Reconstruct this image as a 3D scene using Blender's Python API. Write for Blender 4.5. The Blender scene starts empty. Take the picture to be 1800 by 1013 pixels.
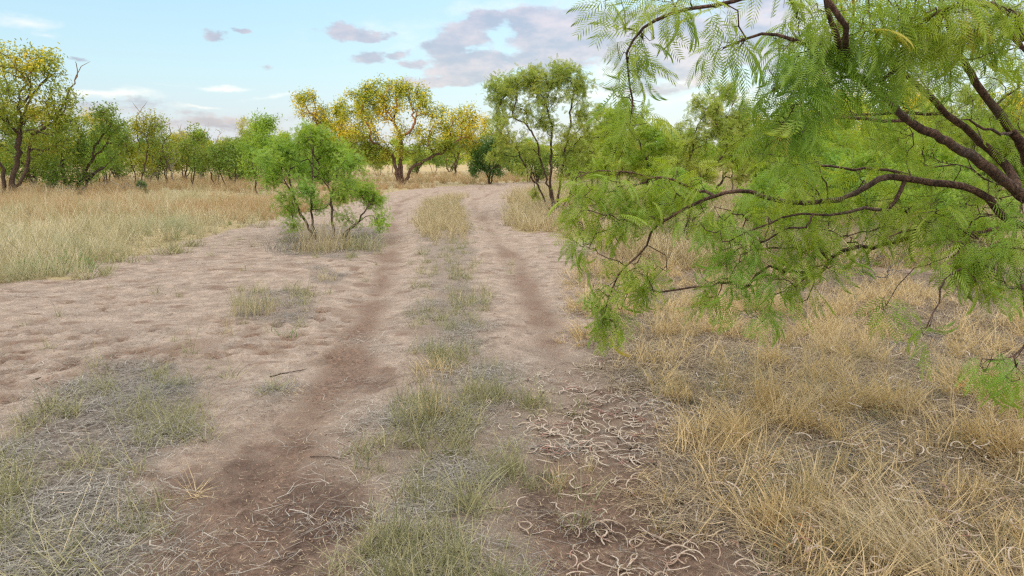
import bpy, math, random
import numpy as np
from math import radians as R, sin, cos, pi
from mathutils import Vector

scene = bpy.context.scene
# ------------------------------------------------------------------ camera
CAM_H, PITCH, FOC = 1.5, R(10.7), 1200.0
cam = bpy.data.cameras.new('camera'); camo = bpy.data.objects.new('camera', cam)
scene.collection.objects.link(camo); scene.camera = camo
cam.lens = 24; cam.sensor_width = 36; cam.clip_end = 5000; cam.clip_start = 0.05
camo.location = (0, 0, CAM_H); camo.rotation_euler = (pi/2 - PITCH, 0, 0)

def ray(u, v):
    x = (u-900)/FOC; y = (506.5-v)/FOC
    return np.array([x, cos(PITCH)+y*sin(PITCH), -sin(PITCH)+y*cos(PITCH)])
def G(u, v):
    d = ray(u, v); t = CAM_H/max(1e-4, -d[2]); return np.array([d[0]*t, d[1]*t])
def P(u, v, Y):
    d = ray(u, v); t = Y/d[1]; return np.array([d[0]*t, Y, CAM_H+d[2]*t])
def project(X, Y, Z=0.0):
    dz = Z-CAM_H; f = Y*cos(PITCH)-dz*sin(PITCH); up = Y*sin(PITCH)+dz*cos(PITCH)
    f = np.where(f < .05, .05, f)
    return 900+FOC*X/f, 506.5-FOC*up/f

# ------------------------------------------------------------------ light and sky
SUN_EL, SUN_AZ = R(6.0), R(180+22)      # azimuth measured from +Y towards +X: behind the camera, to the left
sdir = Vector((sin(SUN_AZ)*cos(SUN_EL), cos(SUN_AZ)*cos(SUN_EL), sin(SUN_EL)))
sun = bpy.data.lights.new('sun', 'SUN'); suno = bpy.data.objects.new('sun', sun)
scene.collection.objects.link(suno)
sun.energy = 5.0; sun.angle = R(0.5); sun.color = (1.0, 0.56, 0.14)
suno.rotation_euler = sdir.to_track_quat('Z', 'Y').to_euler(); suno.location = (0, -30, 60)
scene.view_settings.view_transform = 'Standard'; scene.view_settings.look = 'None'
scene.view_settings.exposure = 0.52; scene.view_settings.gamma = 1.0
SKY_GAIN = 0.63
scene.cycles.use_denoising = False; scene.cycles.pixel_filter_type = 'BLACKMAN_HARRIS'; scene.cycles.filter_width = 1.3
scene.cycles.max_bounces = 6; scene.cycles.diffuse_bounces = 3; scene.cycles.sample_clamp_indirect = 4.0

def N(nt, t, **kw):
    n = nt.nodes.new(t)
    for k, v in kw.items(): setattr(n, k, v)
    return n
def put(nt, sock, val):
    if hasattr(val, 'is_output'): nt.links.new(val, sock)
    else: sock.default_value = val
def M_(nt, op, a, b=None, c=None, clamp=False):
    n = N(nt, 'ShaderNodeMath', operation=op, use_clamp=clamp); put(nt, n.inputs[0], a)
    if b is not None: put(nt, n.inputs[1], b)
    if c is not None: put(nt, n.inputs[2], c)
    return n.outputs[0]
def V_(nt, op, a, b=None, out=0):
    n = N(nt, 'ShaderNodeVectorMath', operation=op); put(nt, n.inputs[0], a)
    if b is not None: put(nt, n.inputs[1], b)
    return n.outputs[out]
def MIX(nt, f, a, b, mode='MIX'):
    n = N(nt, 'ShaderNodeMix', data_type='RGBA', blend_type=mode)
    put(nt, n.inputs[0], f)
    for s, v in ((6, a), (7, b)):
        if isinstance(v, tuple): v = (*v, 1) if len(v) == 3 else v
        put(nt, n.inputs[s], v)
    return n.outputs[2]
def MR(nt, v, a, b, c=0.0, d=1.0, smooth=True):
    n = N(nt, 'ShaderNodeMapRange', interpolation_type='SMOOTHSTEP' if smooth else 'LINEAR')
    put(nt, n.inputs[0], v)
    for i, x in enumerate((a, b, c, d)): put(nt, n.inputs[i+1], x)
    return n.outputs[0]
def NOISE(nt, vec, scale, detail=4, rough=.55, dist=0., out=0):
    n = N(nt, 'ShaderNodeTexNoise'); put(nt, n.inputs['Vector'], vec)
    n.inputs['Scale'].default_value = scale; n.inputs['Detail'].default_value = detail
    n.inputs['Roughness'].default_value = rough; n.inputs['Distortion'].default_value = dist
    return n.outputs[out]

world = bpy.data.worlds.new('World'); scene.world = world; world.use_nodes = True
nt = world.node_tree; nt.nodes.clear()
tc = N(nt, 'ShaderNodeTexCoord').outputs['Generated']
sep = N(nt, 'ShaderNodeSeparateXYZ'); put(nt, sep.inputs[0], tc)
dx, dy, dz = sep.outputs
az = M_(nt, 'ARCTAN2', dx, dy); el = M_(nt, 'ARCSINE', dz)
comb = N(nt, 'ShaderNodeCombineXYZ'); put(nt, comb.inputs[0], az); put(nt, comb.inputs[1], el)
co = comb.outputs[0]
# stretch for wispy fields
cs = V_(nt, 'MULTIPLY', co, (1., 2.2, 1.))
warp = V_(nt, 'SUBTRACT', NOISE(nt, cs, 9, 5, .6, out=1), (.5, .5, .5))
warp = V_(nt, 'MULTIPLY', warp, (.10, .045, 0.))
cw = V_(nt, 'ADD', co, warp)
fine = M_(nt, 'SUBTRACT', NOISE(nt, cs, 22, 6, .62), .5)
def azel(u, v):
    d = ray(u, v); d = d/np.linalg.norm(d); return math.atan2(d[0], d[1]), math.asin(d[2])
def blobs(lst):
    acc = None
    for (u, v, ru, rv, s) in lst:
        a, e = azel(u, v); a1, _ = azel(u+ru, v); _, e1 = azel(u, v-rv)
        q = V_(nt, 'SUBTRACT', cw, (a, e, 0.)); q = V_(nt, 'MULTIPLY', q, (1/abs(a1-a), 1/abs(e1-e), 0.))
        l = V_(nt, 'LENGTH', q, out=1)
        m = M_(nt, 'MULTIPLY', M_(nt, 'SUBTRACT', 1.0, l), s)
        acc = m if acc is None else M_(nt, 'MAXIMUM', acc, m)
    return acc
grey = [(605,50,55,14,1),(655,60,55,9,.8),(648,98,42,17,1),(708,94,26,11,.8),(860,38,52,20,1.1),(815,55,58,26,1.1),
        (790,80,50,24,1.1),(830,102,75,27,1.2),(735,112,36,9,.6),(835,128,90,26,1.2),(780,142,110,15,1.1),(1000,62,120,55,1.2),
        (930,45,55,36,.9),(960,105,95,28,1.1),(1130,60,170,60,1.2),(1230,90,200,60,1.2),(1330,60,200,80,1),(1150,150,120,16,.6),
        (375,66,22,14,.7),(422,62,14,8,.6),(125,93,24,7,.5),(470,112,18,6,.4),(360,210,190,20,.40),(180,190,120,16,.35),
        (1500,120,260,60,.9),(1700,40,300,60,.6)]
white = [(40,32,95,20,.8),(80,55,40,9,.6),(185,164,110,14,1),(300,152,60,5,.4),(385,153,90,8,.8),(345,186,85,6,.7),(490,171,70,7,.6),
         (1095,124,70,30,1),(1210,142,90,20,.9),(880,20,150,30,.5),(1040,20,160,40,.7),(720,60,220,60,.35),(1000,168,200,24,.7),(1280,175,200,20,.7)]
gm = MR(nt, M_(nt, 'ADD', blobs(grey), M_(nt, 'MULTIPLY', fine, 1.5)), -.02, .42)
wm = MR(nt, M_(nt, 'ADD', blobs(white), M_(nt, 'MULTIPLY', fine, .9)), .05, .9)
# clear sky: pale cyan falling to lavender at the horizon
ramp = N(nt, 'ShaderNodeValToRGB'); put(nt, ramp.inputs[0], M_(nt, 'MULTIPLY', el, 2.0, clamp=True))
cr = ramp.color_ramp
cr.elements[0].position = 0.0; cr.elements[0].color = (.60, .66, .82, 1)
cr.elements[1].position = 1.0; cr.elements[1].color = (.36, .63, .87, 1)
for p_, c_ in ((.10, (.57,.68,.84)), (.22, (.52,.74,.88)), (.42, (.43,.70,.89))):
    e_ = cr.elements.new(p_); e_.color = (*c_, 1)
right = MR(nt, az, -.45, .5)
base = MIX(nt, M_(nt, 'MULTIPLY', right, .40), ramp.outputs[0], (.80, .90, 1.0))
lightn = MR(nt, NOISE(nt, cs, 14, 5, .6), .35, .75)
gcol = MIX(nt, lightn, (.33, .35, .52), (.66, .53, .62))
gcol = MIX(nt, M_(nt, 'MULTIPLY', right, M_(nt, 'MULTIPLY', lightn, .5)), gcol, (.86, .72, .76))
col = MIX(nt, M_(nt, 'MULTIPLY', wm, .85), base, (.93, .92, .95))
col = MIX(nt, M_(nt, 'MULTIPLY', gm, .92), col, gcol)
# added gain brightens the unseen sky behind and overhead to light the scene
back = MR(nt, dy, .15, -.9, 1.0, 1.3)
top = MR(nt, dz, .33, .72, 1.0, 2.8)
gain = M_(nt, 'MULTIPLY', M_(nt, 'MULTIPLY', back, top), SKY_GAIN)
# added cloud veil pales the unseen upper sky for neutral fill; the west is warm
col = MIX(nt, MR(nt, dz, .26, .55), col, MIX(nt, lightn, (.84, .82, .80), (1.0, .96, .91)))
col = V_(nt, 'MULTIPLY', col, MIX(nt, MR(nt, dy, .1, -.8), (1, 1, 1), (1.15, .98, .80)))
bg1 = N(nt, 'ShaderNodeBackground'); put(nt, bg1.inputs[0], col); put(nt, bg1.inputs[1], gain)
sky = N(nt, 'ShaderNodeTexSky', sky_type='NISHITA', sun_disc=False, sun_elevation=SUN_EL, sun_rotation=SUN_AZ)
bg2 = N(nt, 'ShaderNodeBackground'); put(nt, bg2.inputs[0], sky.outputs[0]); bg2.inputs[1].default_value = 0.05
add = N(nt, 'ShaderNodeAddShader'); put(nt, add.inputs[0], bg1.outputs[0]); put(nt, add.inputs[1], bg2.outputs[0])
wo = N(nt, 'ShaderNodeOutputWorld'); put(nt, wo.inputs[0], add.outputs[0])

# ------------------------------------------------------------------ materials
def new_mat(name):
    m = bpy.data.materials.new(name); m.use_nodes = True
    m.node_tree.nodes.clear(); return m, m.node_tree
def finish(nt, sh):
    o = N(nt, 'ShaderNodeOutputMaterial'); put(nt, o.inputs[0], sh)
def leaf_mat(name, ca, cb, cc, trans=.45, rough=.5, nscale=1.2):
    m, nt = new_mat(name)
    t = N(nt, 'ShaderNodeAttribute', attribute_name='tint').outputs['Fac']
    pos = N(nt, 'ShaderNodeNewGeometry').outputs['Position']
    c = MIX(nt, t, ca, cb)
    c = MIX(nt, MR(nt, NOISE(nt, pos, nscale, 2), .48, .68), c, cc)
    if name == 'mesquite leaf near': c = MIX(nt, MR(nt, t, .93, .97), c, (.52, .44, .07))
    d = N(nt, 'ShaderNodeBsdfDiffuse'); put(nt, d.inputs[0], c)
    tr = N(nt, 'ShaderNodeBsdfTranslucent'); put(nt, tr.inputs[0], MIX(nt, 1.0, c, (1.25, 1.15, .7), 'MULTIPLY'))
    mx = N(nt, 'ShaderNodeMixShader'); mx.inputs[0].default_value = trans
    put(nt, mx.inputs[1], d.outputs[0]); put(nt, mx.inputs[2], tr.outputs[0])
    g = N(nt, 'ShaderNodeBsdfGlossy'); g.inputs['Roughness'].default_value = rough; g.inputs[0].default_value = (.8,.8,.8,1)
    m2 = N(nt, 'ShaderNodeMixShader'); m2.inputs[0].default_value = .04
    put(nt, m2.inputs[1], mx.outputs[0]); put(nt, m2.inputs[2], g.outputs[0])
    finish(nt, m2.outputs[0]); return m
def blade_mat(name, ca, cb, cc, trans=.3):
    return leaf_mat(name, ca, cb, cc, trans, .6, .6)
MAT = {}
MAT['leaf_near'] = leaf_mat('mesquite leaf near', (.16,.30,.028), (.42,.52,.055), (.22,.40,.05), .46)
MAT['leaf_far'] = leaf_mat('mesquite leaf far', (.11,.21,.03), (.22,.33,.045), (.25,.31,.04), .4, nscale=.7)
MAT['leaf_gold'] = leaf_mat('mesquite leaf golden', (.13,.24,.03), (.37,.40,.035), (.37,.36,.03), .3, nscale=.5)
MAT['leaf_dark'] = leaf_mat('shrub leaf dark', (.05,.13,.025), (.10,.21,.035), (.09,.19,.04), .35)
MAT['leaf_bright'] = leaf_mat('young mesquite leaf', (.17,.33,.035), (.36,.50,.055), (.22,.40,.06), .45)
MAT['leaf_olive'] = leaf_mat('thin mesquite leaf', (.22,.33,.06), (.42,.49,.10), (.38,.44,.08), .4)
MAT['straw'] = blade_mat('dry straw', (.29,.24,.15), (.68,.60,.42), (.40,.36,.25))
MAT['meadow'] = blade_mat('pale meadow grass', (.30,.28,.19), (.72,.66,.50), (.38,.40,.27))
MAT['brown'] = blade_mat('brownish meadow grass', (.33,.22,.12), (.52,.40,.25), (.42,.34,.20))
MAT['ochre'] = blade_mat('ochre grass', (.31,.24,.13), (.79,.64,.39), (.50,.41,.25))
MAT['old_straw'] = blade_mat('old fallen straw', (.12,.09,.065), (.58,.47,.32), (.32,.26,.18), .15)
MAT['greengrey'] = blade_mat('grey green grass', (.13,.155,.08), (.48,.45,.27), (.27,.28,.16))
MAT['litter'] = blade_mat('weathered grey litter', (.09,.085,.075), (.45,.43,.39), (.22,.22,.21), .1)
MAT['weed'] = blade_mat('small green weed', (.09,.18,.04), (.16,.26,.06), (.12,.2,.06))
def bark_mat(name, a, b):
    m, nt = new_mat(name)
    g = N(nt, 'ShaderNodeTexCoord').outputs['Object']
    st = V_(nt, 'MULTIPLY', V_(nt, 'ADD', g, V_(nt, 'MULTIPLY', NOISE(nt, g, 9, 3, out=1), (.12, .12, .12))), (16., 16., 6.))
    n1 = NOISE(nt, st, 3.0, 5, .65); n2 = NOISE(nt, g, 2.5, 3)
    c = MIX(nt, MR(nt, n1, .35, .7), a, b); c = MIX(nt, MR(nt, n2, .5, .8, 0, .5), c, (.22, .20, .18))
    p = N(nt, 'ShaderNodeBsdfPrincipled'); put(nt, p.inputs['Base Color'], c); p.inputs['Roughness'].default_value = .9
    bp = N(nt, 'ShaderNodeBump'); bp.inputs['Strength'].default_value = 1.; bp.inputs['Distance'].default_value = .05
    put(nt, bp.inputs['Height'], n1); put(nt, p.inputs['Normal'], bp.outputs[0])
    finish(nt, p.outputs[0]); return m
MAT['bark'] = bark_mat('mesquite bark', (.055,.036,.028), (.17,.11,.085))
MAT['bark_red'] = bark_mat('reddish mesquite bark', (.05,.027,.02), (.25,.145,.11))
MAT['bark_grey'] = bark_mat('dead grey wood', (.17,.155,.14), (.36,.33,.30))
m, nt = new_mat('seed pod skin'); MAT['pod'] = m
oi = N(nt, 'ShaderNodeObjectInfo').outputs['Random']
pos = N(nt, 'ShaderNodeNewGeometry').outputs['Position']
c = MIX(nt, MR(nt, NOISE(nt, pos, 14, 2), .50, .66), (.47,.405,.34), (.27,.14,.11))
c = MIX(nt, MR(nt, oi, .35, 1., 0, .85), c, (.27,.20,.15)); c = MIX(nt, MR(nt, NOISE(nt, pos, 60, 2), .5, .7, 0, .5), c, (.30,.24,.20))
p = N(nt, 'ShaderNodeBsdfPrincipled'); put(nt, p.inputs['Base Color'], c); p.inputs['Roughness'].default_value = .6
finish(nt, p.outputs[0])
m, nt = new_mat('earth clod'); MAT['clod'] = m
pos = N(nt, 'ShaderNodeNewGeometry').outputs['Position']
c = MIX(nt, NOISE(nt, pos, 30, 2), (.12,.075,.055), (.36,.25,.20))
p = N(nt, 'ShaderNodeBsdfPrincipled'); put(nt, p.inputs['Base Color'], c); p.inputs['Roughness'].default_value = 1
finish(nt, p.outputs[0])

# ground
m, nt = new_mat('track earth'); MAT['ground'] = m
pos = N(nt, 'ShaderNodeNewGeometry').outputs['Position']
def AT(nm): return N(nt, 'ShaderNodeAttribute', attribute_name=nm).outputs['Fac']
n_big = NOISE(nt, pos, .9, 4, .6); n_mid = NOISE(nt, pos, 5, 5, .65); n_fine = NOISE(nt, pos, 38, 5, .7); n_grit = NOISE(nt, pos, 160, 3, .7)
dirt = MIX(nt, MR(nt, n_mid, .3, .72), (.27,.215,.175), (.45,.37,.31))
dirt = MIX(nt, MR(nt, n_fine, .45, .70, 0, .8), dirt, (.22,.16,.13))
dark = MIX(nt, MR(nt, n_fine, .3, .7), (.105,.070,.052), (.28,.195,.15))
grit = MIX(nt, MR(nt, n_fine, .35, .65), (.085,.07,.06), (.30,.26,.225))  # ground under litter darkened, standing in for shade between the strands
ochr = MIX(nt, MR(nt, n_fine, .35, .65), (.06,.045,.036), (.24,.19,.14))  # ground under straw darkened, gap shade put into its colour
mead = MIX(nt, MR(nt, n_mid, .35, .65), (.27,.22,.13), (.42,.35,.20))
def brk(a, s, w=.35): # attribute broken up by noise
    return MR(nt, M_(nt, 'ADD', a, M_(nt, 'MULTIPLY', M_(nt, 'SUBTRACT', s, .5), 1.6)), .5-w*.5, .5+w*.5)
mixn = M_(nt, 'ADD', M_(nt, 'MULTIPLY', n_mid, .6), M_(nt, 'MULTIPLY', n_fine, .4))
c = MIX(nt, brk(AT('m_dark'), mixn, .8), dirt, dark)
c = MIX(nt, brk(AT('m_damp'), mixn, .7), c, MIX(nt, MR(nt, n_fine, .3, .7), (.055,.035,.027), (.17,.115,.092)))
c = MIX(nt, brk(AT('m_litter'), mixn, .5), c, grit)
c = MIX(nt, brk(AT('m_ochre'), mixn, .5), c, ochr)
c = MIX(nt, brk(AT('m_meadow'), n_big, .4), c, mead)
# hoof-broken patches, sunk and darker in colour
vor = N(nt, 'ShaderNodeTexVoronoi', feature='F1'); put(nt, vor.inputs['Vector'], V_(nt, 'ADD', pos, V_(nt, 'MULTIPLY', NOISE(nt, pos, 4, 3, out=1), (.35, .35, 0.))))
vor.inputs['Scale'].default_value = 3.2
hoof = M_(nt, 'MULTIPLY', MR(nt, vor.outputs['Distance'], .30, .16), M_(nt, 'MULTIPLY', AT('m_hoof'), MR(nt, n_mid, .44, .56)))
c = MIX(nt, M_(nt, 'MULTIPLY', hoof, .55), c, (.16,.105,.08))
p = N(nt, 'ShaderNodeBsdfPrincipled'); put(nt, p.inputs['Base Color'], c); p.inputs['Roughness'].default_value = .95
p.inputs['Specular IOR Level'].default_value = .2
h = M_(nt, 'ADD', M_(nt, 'MULTIPLY', n_mid, .05), M_(nt, 'ADD', M_(nt, 'MULTIPLY', n_fine, .025), M_(nt, 'MULTIPLY', n_grit, .006)))
h = M_(nt, 'SUBTRACT', h, M_(nt, 'MULTIPLY', hoof, .03))
bp = N(nt, 'ShaderNodeBump'); bp.inputs['Strength'].default_value = 1.0; bp.inputs['Distance'].default_value = 1.0
put(nt, bp.inputs['Height'], h); put(nt, p.inputs['Normal'], bp.outputs[0])
finish(nt, p.outputs[0])

# ------------------------------------------------------------------ helpers
def vnoise(x, y, seed=0):
    x = np.asarray(x, float); y = np.asarray(y, float)
    xi = np.floor(x).astype(np.int64); yi = np.floor(y).astype(np.int64); fx = x-xi; fy = y-yi
    fx = fx*fx*(3-2*fx); fy = fy*fy*(3-2*fy)
    def h(a, b):
        n = (a*374761393+b*668265263+seed*982451653) & 0x7fffffff
        n = ((n ^ (n >> 13))*1274126177) & 0x7fffffff
        return ((n ^ (n >> 16)) & 0xffff)/65535.
    return (h(xi,yi)*(1-fx)+h(xi+1,yi)*fx)*(1-fy)+(h(xi,yi+1)*(1-fx)+h(xi+1,yi+1)*fx)*fy
def fbm(x, y, seed=0, o=4):
    s = 0; a = .5; t = 0
    for i in range(o):
        s = s+a*vnoise(x*2**i, y*2**i, seed+i*7); t += a; a *= .5
    return s/t
def sstep(x, a, b):
    t = np.clip((x-a)/(b-a), 0, 1); return t*t*(3-2*t)
def poly_px(pts): return np.array([G(u, v) for u, v in pts])
def dist_line(X, Y, pl):
    best = np.full(X.shape, 1e9)
    for a, b in zip(pl[:-1], pl[1:]):
        ab = b-a; t = np.clip(((X-a[0])*ab[0]+(Y-a[1])*ab[1])/(ab@ab), 0, 1)
        best = np.minimum(best, np.hypot(X-a[0]-t*ab[0], Y-a[1]-t*ab[1]))
    return best
def inside(X, Y, pg):
    ins = np.zeros(X.shape, bool); n = len(pg)
    for i in range(n):
        x1, y1 = pg[i]; x2, y2 = pg[(i+1) % n]
        if y1 == y2: continue
        c = ((y1 > Y) != (y2 > Y)) & (X < (x2-x1)*(Y-y1)/(y2-y1)+x1); ins ^= c
    return ins
def sdist(X, Y, pg): # positive inside
    d = dist_line(X, Y, np.vstack([pg, pg[:1]])); return np.where(inside(X, Y, pg), d, -d)

TRK_L = poly_px([(300,1090),(385,1000),(445,900),(500,820),(560,720),(620,620),(655,540),(680,470),(690,420),(692,385),(700,355),(735,342),(800,333),(880,326)])
TRK_R = poly_px([(1110,1090),(1090,960),(1075,860),(1040,740),(1000,650),(965,590),(940,530),(915,475),(880,430),(855,395),(838,368),(830,352),(870,337),(960,331)])
MEAD_L = np.vstack([poly_px([(-500,570),(-100,525),(0,505),(130,492),(165,468),(260,448),(330,424),(420,403),(520,377),(600,362),(665,345),(700,336),(770,329),(900,322),(1000,318)]), [[60,60],[200,300],[-500,400],[-400,60],[-60,9]]])
MEAD_R = np.vstack([poly_px([(1010,326),(930,333),(905,340),(880,352),(874,372),(888,398),(912,412),(955,408),(1000,425),(1060,450),(1180,470),(1400,480),(1900,470),(2600,450)]), [[80,60],[70,62],[20,62]]])
RIGHT = np.vstack([poly_px([(1420,1100),(1290,930),(1230,850),(1180,760),(1120,690),(1050,620),(1010,560),(1000,500),(1000,430),(1060,450),(1180,470),(1900,470),(2600,450)]), [[12,1],[3,1]]])
STRIP = poly_px([(560,1100),(600,900),(660,760),(700,640),(715,560),(722,480),(725,400),(735,360),(780,348),(822,345),(832,370),(840,420),(870,500),(890,580),(930,660),(980,760),(1000,860),(1010,1100)])
CORNER = np.vstack([poly_px([(-300,1100),(200,1100),(250,930),(320,830),(420,700),(330,640),(160,625),(60,700),(0,760),(-200,800)])])
SMALLS = [poly_px(q) for q in ([(390,500),(560,510),(570,560),(520,580),(400,570)], [(480,390),(680,400),(690,440),(620,460),(490,450)], [(540,460),(620,480),(600,510),(540,500)],[(420,680),(540,670),(540,700),(430,710)])]
def masks(X, Y):
    w = (fbm(X*1.3, Y*1.3, 3)-.5)
    dl = dist_line(X, Y, TRK_L)+w*.35; dr = dist_line(X, Y, TRK_R)+w*.35
    dark = np.maximum(sstep(dl, .36, .02), sstep(dr, .32, .02))*(.80+.20*sstep(Y, 9, 4))*(.50+.4*sstep(fbm(X*2.1+4, Y*1.2, 13), .35, .65))*.95
    dark = np.maximum(dark, sstep(fbm(X*2.4, Y*2.4, 11), .60, .75)*.45)
    near = sstep(Y, 4.6, 2.6)
    dark = np.maximum(dark, sstep(fbm(X*3.2, Y*5.5, 15), .64, .74)*.65*sstep(Y, 16, 9))
    dark = np.maximum(dark, near*sstep(dl, .8, .1)*.8)
    dark = np.maximum(dark, near*sstep(dr, .7, .2)*.9)
    damp = sstep(Y+w*2.2, 5.0, 2.3)*np.maximum(sstep(dl, .75, .25), sstep(dr, .7, .2))*(.35+.6*sstep(fbm(X*3, Y*3, 17), .38, .62))
    ml = sstep(sdist(X, Y, MEAD_L)+w*.6, -.15, .35); mr = sstep(sdist(X, Y, MEAD_R)+w*.8, -.1, .5)
    rt = sstep(sdist(X, Y, RIGHT)+w*.8, -.25, .35)
    st = sstep(sdist(X, Y, STRIP)+w*.6, -.05, .3)
    cn = sstep(sdist(X, Y, CORNER)+w*.6, -.05, .3)
    sm = np.zeros(X.shape)
    for q in SMALLS: sm = np.maximum(sm, sstep(sdist(X, Y, q)+w*.3, -.05, .2))
    wild = np.where(Y < .8, 1., 0.)
    return dict(damp=damp, dark=dark, meadl=ml, meadr=mr, right=rt, strip=st, corner=np.maximum(cn, wild), small=sm, w=w)
def gz(X, Y):
    X = np.asarray(X, float); Y = np.asarray(Y, float)
    z = (fbm(X*.35, Y*.35, 21)-.5)*.10+(fbm(X*2.2, Y*2.2, 5)-.5)*.045
    d = np.minimum(dist_line(X, Y, TRK_L), dist_line(X, Y, TRK_R)); z = z-.035*sstep(d, .45, .1)
    fade = sstep(np.hypot(X, Y), 120, 40); z = z*(.4+.6*fade)
    # unseen rise of land, added behind the camera to keep the ground in shade
    shade_ridge = 12.3+2.6*(fbm(X*.055, Y*.055, 31)-.5)+1.1*(fbm(X*.4, Y*.4, 33)-.5)
    return z+sstep(Y, -18, -42)*shade_ridge
def mesh_np(name, V, F, mat=None, attrs=None, smooth=False):
    me = bpy.data.meshes.new(name); V = np.ascontiguousarray(V, np.float32); F = np.ascontiguousarray(F, np.int32)
    k = F.shape[1]
    me.vertices.add(len(V)); me.vertices.foreach_set('co', V.ravel())
    me.loops.add(F.size); me.loops.foreach_set('vertex_index', F.ravel())
    me.polygons.add(len(F)); me.polygons.foreach_set('loop_start', np.arange(0, F.size, k, dtype=np.int32))
    if smooth: me.polygons.foreach_set('use_smooth', np.ones(len(F), bool))
    for kk, a in (attrs or {}).items():
        at = me.attributes.new(kk, 'FLOAT', 'POINT'); at.data.foreach_set('value', np.ascontiguousarray(a, np.float32))
    me.update(calc_edges=True)
    if mat: me.materials.append(mat)
    return me
def link(name, me, parent=None, loc=None):
    o = bpy.data.objects.new(name, me); scene.collection.objects.link(o)
    if parent: o.parent = parent
    if loc is not None: o.location = loc
    return o
def tag(o, label=None, cat=None, group=None, kind=None):
    if label: o['label'] = label
    if cat: o['category'] = cat
    if group: o['group'] = group
    if kind: o['kind'] = kind
    return o

# ------------------------------------------------------------------ ground sheet
def axis(a, b, step, lo, hi, g=1.09):
    c = list(np.arange(a, b+1e-6, step)); s = step
    while c[-1] < hi: s *= g; c.append(c[-1]+s)
    s = step; f = []
    x = a
    while x > lo: s *= g; x -= s; f.append(x)
    return np.array(f[::-1]+c)
xs = axis(-6, 6, .032, -1400, 1400); ys = axis(2.0, 11.5, .032, -300, 2500)
XX, YY = np.meshgrid(xs, ys); ZZ = gz(XX, YY)
mk = masks(XX, YY)
ZZ = ZZ+(fbm(XX*9, YY*9, 51)-.5)*.022*sstep(np.hypot(XX, YY), 16, 8)
rd_ = np.random.default_rng(55); dent_shade = np.zeros(XX.shape)
for _ in range(520):
    u, v = rd_.uniform(-60, 640), rd_.uniform(400, 720); gx, gy = G(u, v); mm = masks(np.array([gx]), np.array([gy]))
    if mm['meadl'][0] > .2 or fbm(np.array([gx*.9]), np.array([gy*.9]), 58)[0] < .52: continue
    i0, i1 = np.searchsorted(xs, [gx-.3, gx+.3]); j0, j1 = np.searchsorted(ys, [gy-.3, gy+.3]); sx, sy, a_ = rd_.uniform(.04, .09), rd_.uniform(.03, .06), rd_.uniform(0, 3.1)
    lx = (XX[j0:j1, i0:i1]-gx)*cos(a_)+(YY[j0:j1, i0:i1]-gy)*sin(a_); ly = -(XX[j0:j1, i0:i1]-gx)*sin(a_)+(YY[j0:j1, i0:i1]-gy)*cos(a_)
    q = (lx/sx)**2+(ly/sy)**2; ZZ[j0:j1, i0:i1] += -.028*np.exp(-q)+.012*np.exp(-(np.sqrt(q)-1.7)**2*3); dent_shade[j0:j1, i0:i1] = np.maximum(dent_shade[j0:j1, i0:i1], np.exp(-q*.8)*rd_.uniform(.7, 1.25))
mk['dark'] = np.maximum(mk['dark'], dent_shade)  # hollows darkened in colour too, as soft light barely shades them
nx, ny = len(xs), len(ys); idx = np.arange(nx*ny).reshape(ny, nx)
F = np.stack([idx[:-1,:-1], idx[:-1,1:], idx[1:,1:], idx[1:,:-1]], -1).reshape(-1, 4)
hoofm = sstep(mk['dark'], .9, .3)*(1-mk['meadl'])*(1-mk['right'])*(1-mk['strip'])*(1-mk['corner'])
gm_ = mesh_np('ground', np.stack([XX, YY, ZZ], -1).reshape(-1, 3), F, MAT['ground'], dict(
    m_dark=mk['dark'].ravel(), m_damp=mk['damp'].ravel(), m_litter=np.maximum(np.maximum(mk['strip']*.50, mk['corner']*.75), mk['small']*.6).ravel(),
    m_ochre=mk['right'].ravel()*.85, m_meadow=np.maximum(mk['meadl'], mk['meadr']).ravel(), m_hoof=hoofm.ravel()), smooth=True)
tag(link('ground', gm_), kind='structure')

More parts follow.
